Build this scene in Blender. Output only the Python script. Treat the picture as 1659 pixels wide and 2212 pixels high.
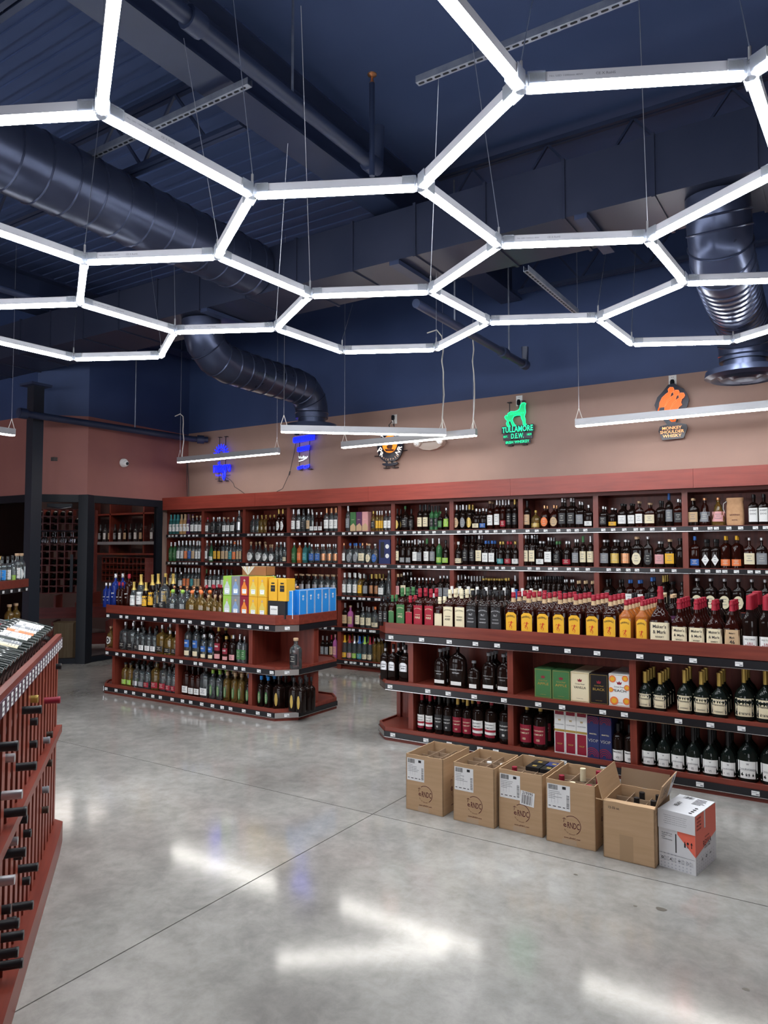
import bpy, math, random
from math import sin, cos, pi, radians
random.seed(4)
SC = bpy.context.scene
COL = SC.collection
for o in list(bpy.data.objects): bpy.data.objects.remove(o)

# ---------------------------------------------------------------- camera, world, exposure
EYE = 1.52
cam_d = bpy.data.cameras.new('camera'); cam = bpy.data.objects.new('camera', cam_d); COL.objects.link(cam)
cam_d.sensor_fit = 'VERTICAL'; cam_d.sensor_height = 32.0; cam_d.lens = 32.0 * 1578.0 / 2212.0
cam_d.clip_start = 0.05; cam_d.clip_end = 100
cam.location = (0, 0, EYE); cam.rotation_euler = (radians(90) + 0.0508, 0, radians(32.6))
SC.camera = cam
SC.view_settings.view_transform = 'Standard'; SC.view_settings.look = 'None'
SC.view_settings.gamma = 1; SC.view_settings.use_curve_mapping = False
SC.view_settings.exposure = 1.02
TUBE = 30.0      # emission of the hexagon tubes
PEND = 17.0       # emission of the straight pendant lights
wd = bpy.data.worlds.new('world'); SC.world = wd; wd.use_nodes = True
bg = wd.node_tree.nodes['Background']; bg.inputs[0].default_value = (0.93, 0.95, 1.0, 1); bg.inputs[1].default_value = 3.0
SC.cycles.max_bounces = 7; SC.cycles.transmission_bounces = 4; SC.cycles.transparent_max_bounces = 20
SC.cycles.glossy_bounces = 3; SC.cycles.diffuse_bounces = 3; SC.cycles.caustics_reflective = False; SC.cycles.caustics_refractive = False
SC.cycles.sample_clamp_indirect = 4

# ---------------------------------------------------------------- materials
MATS = {}
def mat(n, c, rough=.5, metal=0., emit=0., trans=0., spec=.5, ior=1.45, coat=0.):
    if n in MATS: return MATS[n]
    m = bpy.data.materials.new(n); m.use_nodes = True; MATS[n] = m
    b = m.node_tree.nodes['Principled BSDF']
    b.inputs['Base Color'].default_value = (*c, 1); b.inputs['Roughness'].default_value = rough
    b.inputs['Metallic'].default_value = metal; b.inputs['IOR'].default_value = ior
    b.inputs['Transmission Weight'].default_value = trans; b.inputs['Specular IOR Level'].default_value = spec
    b.inputs['Coat Weight'].default_value = coat
    if emit: b.inputs['Emission Color'].default_value = (*c, 1); b.inputs['Emission Strength'].default_value = emit
    return m
def noisy(n, c1, c2, scale=(1, 1, 1), nscale=5, detail=6, rough=(.4, .5), bump=0., lo=.3, hi=.7, metal=0., coord='Object', spec=.5):
    m = mat(n, c1, rough[0], metal, spec=spec); nt = m.node_tree; N = nt.nodes; Lk = nt.links.new
    tc = N.new('ShaderNodeTexCoord'); mp = N.new('ShaderNodeMapping'); mp.inputs['Scale'].default_value = scale
    nz = N.new('ShaderNodeTexNoise'); nz.inputs['Scale'].default_value = nscale; nz.inputs['Detail'].default_value = detail
    cr = N.new('ShaderNodeValToRGB'); cr.color_ramp.elements[0].color = (*c1, 1); cr.color_ramp.elements[1].color = (*c2, 1)
    cr.color_ramp.elements[0].position = lo; cr.color_ramp.elements[1].position = hi
    mr = N.new('ShaderNodeMapRange'); mr.inputs[3].default_value = rough[0]; mr.inputs[4].default_value = rough[1]
    b = N['Principled BSDF']
    Lk(tc.outputs[coord], mp.inputs[0]); Lk(mp.outputs[0], nz.inputs['Vector']); Lk(nz.outputs['Fac'], cr.inputs[0])
    Lk(cr.outputs[0], b.inputs['Base Color']); Lk(nz.outputs['Fac'], mr.inputs[0]); Lk(mr.outputs[0], b.inputs['Roughness'])
    if bump:
        bp = N.new('ShaderNodeBump'); bp.inputs['Strength'].default_value = bump; bp.inputs['Distance'].default_value = .01
        Lk(nz.outputs['Fac'], bp.inputs['Height']); Lk(bp.outputs[0], b.inputs['Normal'])
    return m
def wood(n, c1, c2, along):
    s = {'x': (1.2, 14, 14), 'y': (14, 1.2, 14), 'z': (14, 14, 1.2)}[along]
    return noisy(n, c1, c2, s, 2.2, 8, (.30, .42), .03, .25, .75)
R1, R2 = (.125, .020, .013), (.235, .045, .027)
WX = wood('cherry_wood_x', R1, R2, 'x'); WY = wood('cherry_wood_y', R1, R2, 'y'); WZ = wood('cherry_wood_z', R1, R2, 'z')
RZ = wood('cherry_rack_lit', (.19, .036, .022), (.31, .068, .042), 'z')  # lighter copy of the cherry wood, standing in for light between the uprights
BEAM = wood('cherry_cornice', (.20, .030, .021), (.31, .052, .034), 'x')
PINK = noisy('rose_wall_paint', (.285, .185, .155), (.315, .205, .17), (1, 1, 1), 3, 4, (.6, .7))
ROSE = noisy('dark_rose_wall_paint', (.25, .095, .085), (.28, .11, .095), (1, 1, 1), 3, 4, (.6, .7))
NAVY = noisy('navy_ceiling_paint', (.028, .050, .135), (.036, .062, .16), (1, 1, 1), 2, 4, (.5, .65))
CEILN = noisy('navy_deck_haze', (.062, .098, .225), (.075, .115, .255), (1, 1, 1), 1.2, 4, (.6, .75))  # navy paint lightened to put the haze glow into the ceiling colour
NAVYM = noisy('navy_painted_steel', (.019, .029, .068), (.028, .040, .088), (1, 1, 1), 3, 3, (.38, .5))
DUCT = noisy('dark_duct_steel', (.034, .044, .085), (.052, .064, .115), (1, 1, 1), 3, 3, (.24, .34), metal=.55)
TRUNK = noisy('painted_sheet_duct', (.020, .026, .052), (.030, .036, .066), (1, 1, 1), 1.5, 3, (.32, .45), metal=.15)
GALV = noisy('galvanised_steel', (.22, .25, .33), (.35, .38, .45), (1, 1, 1), 12, 4, (.35, .5), metal=.7)
BLK = mat('black_frame', (.007, .009, .014), .45, spec=.25)
RAIL = mat('black_price_rail', (.012, .012, .015), .25)
CHR = mat('chrome', (.75, .75, .77), .18, 1.)
ALU = mat('satin_aluminium', (.33, .33, .35), .45, .3)
LAMPW = mat('white_lamp_housing', (.42, .42, .46), .45)
TAG = mat('white_tag', (.80, .80, .80), .5)
INK = mat('black_ink', (.015, .015, .018), .6)
INKG = mat('grey_ink', (.18, .18, .2), .6)
CABLE = mat('steel_cable', (.55, .57, .62), .3, .8)
CORD = mat('white_power_cord', (.75, .72, .66), .5)
WIRE = mat('black_wire', (.02, .02, .025), .5)
KRAFT = noisy('kraft_cardboard', (.46, .30, .165), (.52, .34, .20), (1, 1, 14), 4, 4, (.75, .85))
KRAFTI = noisy('kraft_inner', (.38, .265, .17), (.43, .30, .20), (1, 1, 1), 6, 4, (.8, .9))
MAROON = mat('maroon_print', (.10, .018, .022), .6)
TUBEM = mat('tube_light', (.93, .97, 1.0), .4, emit=TUBE)
PENDM = mat('pendant_light', (1.0, .97, .90), .4, emit=PEND)
CLRP = mat('clear_plastic', (.85, .90, 1.0), .2, trans=.75, ior=1.3)
GL = {'clear': ((.90, .95, .95), .93), 'amber': ((.020, .0035, .002), .0), 'dark': ((.010, .005, .004), .0), 'gold': ((.70, .47, .14), .88),
      'green': ((.05, .20, .07), .4), 'blue': ((.012, .035, .26), .3), 'teal': ((.03, .12, .12), 0), 'tan': ((.45, .26, .11), 0),
      'purple': ((.06, .02, .07), 0), 'pink': ((.55, .15, .40), .2), 'orange': ((.55, .14, .04), .3), 'wine': ((.008, .012, .010), 0), 'oj': ((.42, .12, .02), .3)}
def glass(k):
    n = 'glass_' + k
    if k in ('clear', 'gold') and n not in MATS:      # thin bottle glass: tinted see-through with a sharp sheen, denser towards the rim
        m = bpy.data.materials.new(n); m.use_nodes = True; MATS[n] = m; nt = m.node_tree; N = nt.nodes; Lk = nt.links.new; N.remove(N['Principled BSDF'])
        lw = N.new('ShaderNodeLayerWeight'); lw.inputs[0].default_value = .35; cr = N.new('ShaderNodeValToRGB')
        c0, c1 = ((.84, .88, .88), (.30, .35, .36)) if k == 'clear' else ((.80, .62, .30), (.34, .20, .05))
        cr.color_ramp.elements[0].color = (*c0, 1); cr.color_ramp.elements[1].color = (*c1, 1); Lk(lw.outputs['Facing'], cr.inputs[0])
        tr = N.new('ShaderNodeBsdfTransparent'); Lk(cr.outputs[0], tr.inputs[0]); gl = N.new('ShaderNodeBsdfGlossy'); gl.inputs['Roughness'].default_value = .06
        df = N.new('ShaderNodeBsdfDiffuse'); df.inputs[0].default_value = (.30, .34, .36, 1) if k == 'clear' else (.42, .26, .06, 1)
        m1 = N.new('ShaderNodeMixShader'); m1.inputs[0].default_value = .13 if k == 'clear' else .22; Lk(tr.outputs[0], m1.inputs[1]); Lk(df.outputs[0], m1.inputs[2])
        fr = N.new('ShaderNodeFresnel'); fr.inputs[0].default_value = 1.6; m2 = N.new('ShaderNodeMixShader'); Lk(fr.outputs[0], m2.inputs[0]); Lk(m1.outputs[0], m2.inputs[1]); Lk(gl.outputs[0], m2.inputs[2])
        Lk(m2.outputs[0], N['Material Output'].inputs[0])
    if n in MATS: return MATS[n]
    c, t = GL[k]; return mat('glass_' + k, c, .07, trans=t, ior=1.14 if k in ('clear', 'gold') else 1.33, spec=1. if k in ('clear', 'gold') else .45)
SOL = {'silver': (.60, .61, .63), 'gold': (.55, .38, .10), 'black': (.012, .012, .014), 'cork': (.50, .33, .20), 'red': (.33, .012, .03), 'white': (.80, .80, .78),
       'blue': (.03, .12, .40), 'green': (.05, .165, .055), 'yellow': (.78, .42, .025), 'teal': (.05, .28, .30), 'orange': (.80, .20, .06), 'copper': (.55, .26, .13),
       'cream': (.76, .67, .46), 'grey': (.22, .23, .25), 'pink': (.68, .33, .33), 'tan': (.55, .38, .22), 'purple': (.10, .03, .09), 'lime': (.32, .55, .08),
       'navy': (.02, .03, .12), 'darkred': (.25, .01, .03), 'sky': (.02, .25, .70)}
def solid(k):
    if k in ('silver', 'copper'): return mat('foil_' + k, SOL[k], .3, .8)
    if k == 'gold': return mat('foil_gold', SOL[k], .35, .5)
    if k == 'black': return mat('cap_black', SOL[k], .35)
    return mat('paint_' + k, SOL[k], .5)

# ---------------------------------------------------------------- mesh building
class MB:
    def __init__(s): s.v = []; s.f = []; s.mi = []; s.ms = []
    def m(s, mt):
        if mt not in s.ms: s.ms.append(mt)
        return s.ms.index(mt)
    def add(s, vs, fs, mt):
        o = len(s.v); k = s.m(mt); s.v += [tuple(v) for v in vs]
        for f in fs: s.f.append(tuple(i + o for i in f)); s.mi.append(k)
        return s
    def box(s, a, b, mt):
        (x0, y0, z0), (x1, y1, z1) = a, b
        return s.add([(x0,y0,z0),(x1,y0,z0),(x1,y1,z0),(x0,y1,z0),(x0,y0,z1),(x1,y0,z1),(x1,y1,z1),(x0,y1,z1)],
                     [(3,2,1,0),(4,5,6,7),(0,1,5,4),(1,2,6,5),(2,3,7,6),(3,0,4,7)], mt)
    def beam(s, p, q, w, h, mt, up=(0, 0, 1)):       # box bar from p to q, width w across, height h
        from mathutils import Vector as V
        p, q = V(p), V(q); d = (q - p).normalized(); up = V(up)
        if abs(d.dot(up)) > .98: up = V((1, 0, 0))
        sd = d.cross(up).normalized(); u2 = sd.cross(d).normalized(); vs = []
        for c in (p, q):
            for i, j in ((-1,-1),(1,-1),(1,1),(-1,1)): vs.append(c + sd*i*w/2 + u2*j*h/2)
        return s.add(vs, [(3,2,1,0),(4,5,6,7),(0,1,5,4),(1,2,6,5),(2,3,7,6),(3,0,4,7)], mt)
    def prism(s, poly, z0, z1, mt):
        n = len(poly)
        return s.add([(x,y,z0) for x,y in poly] + [(x,y,z1) for x,y in poly],
                     [tuple(range(n))[::-1], tuple(range(n, 2*n))] + [(i,(i+1)%n,(i+1)%n+n,i+n) for i in range(n)], mt)
    def ring(s, po, pi_, z0, z1, mt):
        n = len(po); vs = [(x,y,z0) for x,y in po]+[(x,y,z0) for x,y in pi_]+[(x,y,z1) for x,y in po]+[(x,y,z1) for x,y in pi_]; fs = []
        for i in range(n):
            j = (i+1) % n
            fs += [(i, j, j+2*n, i+2*n), (j+n, i+n, i+3*n, j+3*n), (i+2*n, j+2*n, j+3*n, i+3*n), (j, i, i+n, j+n)]
        return s.add(vs, fs, mt)
    def tube(s, pts, r, mt, n=8, cap=True):
        from mathutils import Vector as V
        pts = [V(p) for p in pts]; rs = r if isinstance(r, (list, tuple)) else [r]*len(pts); vs = []; u = None
        for i, p in enumerate(pts):
            d = (pts[min(i+1, len(pts)-1)] - pts[max(i-1, 0)]).normalized()
            if u is None: u = d.orthogonal().normalized()
            u = (u - d*u.dot(d)).normalized(); w = d.cross(u)
            for k in range(n): a = 2*pi*k/n; vs.append(p + (u*cos(a) + w*sin(a))*rs[i])
        fs = [(i*n+k, i*n+(k+1)%n, (i+1)*n+(k+1)%n, (i+1)*n+k) for i in range(len(pts)-1) for k in range(n)]
        if cap: fs += [tuple(range(n))[::-1], tuple(range((len(pts)-1)*n, len(pts)*n))]
        return s.add(vs, fs, mt)
    def lathe(s, prof, mt, n=16, a=1., b=1., sq=2., cap=True):   # prof = [(z, r)], cross-section superellipse
        vs = []
        for z, r in prof:
            for k in range(n):
                t = 2*pi*(k+.5)/n; c, d = cos(t), sin(t)
                rr = 1/((abs(c)**sq + abs(d)**sq)**(1/sq)); vs.append((r*a*rr*c, r*b*rr*d, z))
        fs = [(i*n+k, i*n+(k+1)%n, (i+1)*n+(k+1)%n, (i+1)*n+k) for i in range(len(prof)-1) for k in range(n)]
        if cap: fs += [tuple(range(n))[::-1], tuple(range((len(prof)-1)*n, len(prof)*n))]
        return s.add(vs, fs, mt)
    def mesh(s, name, smooth=False):
        me = bpy.data.meshes.new(name); me.from_pydata(s.v, [], s.f)
        for m_ in s.ms: me.materials.append(m_)
        me.polygons.foreach_set('material_index', s.mi)
        if smooth:
            me.polygons.foreach_set('use_smooth', [True]*len(s.f))
            try: me.set_sharp_from_angle(angle=radians(38))
            except Exception: pass
        me.update(); return me
    def obj(s, name, parent=None, smooth=False, **k): return link(name, s.mesh(name, smooth), parent, **k)
def link(name, me, parent=None, loc=(0,0,0), rz=0, label=None, cat=None, group=None, kind=None):
    o = bpy.data.objects.new(name, me); COL.objects.link(o); o.location = loc; o.rotation_euler = (0, 0, rz)
    if parent: o.parent = parent
    tag(o, label, cat, group, kind); return o
def tag(o, label=None, cat=None, group=None, kind=None):
    for a, b in (('label', label), ('category', cat), ('group', group), ('kind', kind)):
        if b: o[a] = b
    return o
def thing(name, label, cat, loc=(0,0,0), rz=0, group=None): return link(name, None, None, loc, rz, label, cat, group)
def struct(name, mb, label=None): return mb.obj(name, kind='structure', label=label)
def dup(o, parent=None, loc=None, rz=None, label=None, group=None):
    c = o.copy(); COL.objects.link(c)
    if parent: c.parent = parent
    for ch in o.children: dup(ch, c)
    if loc is not None: c.location = loc
    if rz is not None: c.rotation_euler = (0, 0, rz)
    if label: c['label'] = label
    if group: c['group'] = group
    return c

_tc = {}
def text_geo(s):
    if s not in _tc:
        c = bpy.data.curves.new('t', 'FONT'); c.body = s; c.resolution_u = 2; c.offset = .012; c.align_x = 'CENTER'
        o = bpy.data.objects.new('t', c); me = bpy.data.meshes.new_from_object(o)
        vs = [tuple(v.co) for v in me.vertices]; fs = [tuple(p.vertices) for p in me.polygons]
        bpy.data.objects.remove(o); bpy.data.curves.remove(c); bpy.data.meshes.remove(me)
        xs = [v[0] for v in vs]; ys = [v[1] for v in vs]; w = max(xs)-min(xs); h = max(ys)-min(ys); x0 = (max(xs)+min(xs))/2; y0 = (max(ys)+min(ys))/2
        _tc[s] = ([((x-x0)/w, (y-y0)/w) for x, y, z in vs], fs, h/w)
    return _tc[s]
def put_text(mb, s, width, fn, mt, x0=0., z0=0., arc=0., hgt=None, rot=0.):     # fn(x, z) -> 3D point on the surface
    vs, fs, ar = text_geo(s); out = []; ky = width if hgt is None else hgt/ar
    for x, y in vs:
        x *= width; y *= ky
        if arc: a = x/arc; r = arc + y; x, y = r*sin(a), r*cos(a) - arc
        if rot: x, y = x*cos(rot)-y*sin(rot), x*sin(rot)+y*cos(rot)
        out.append(fn(x + x0, y + z0))
    mb.add(out, fs, mt)
flatY = lambda y: (lambda x, z: (x, y, z))

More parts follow.
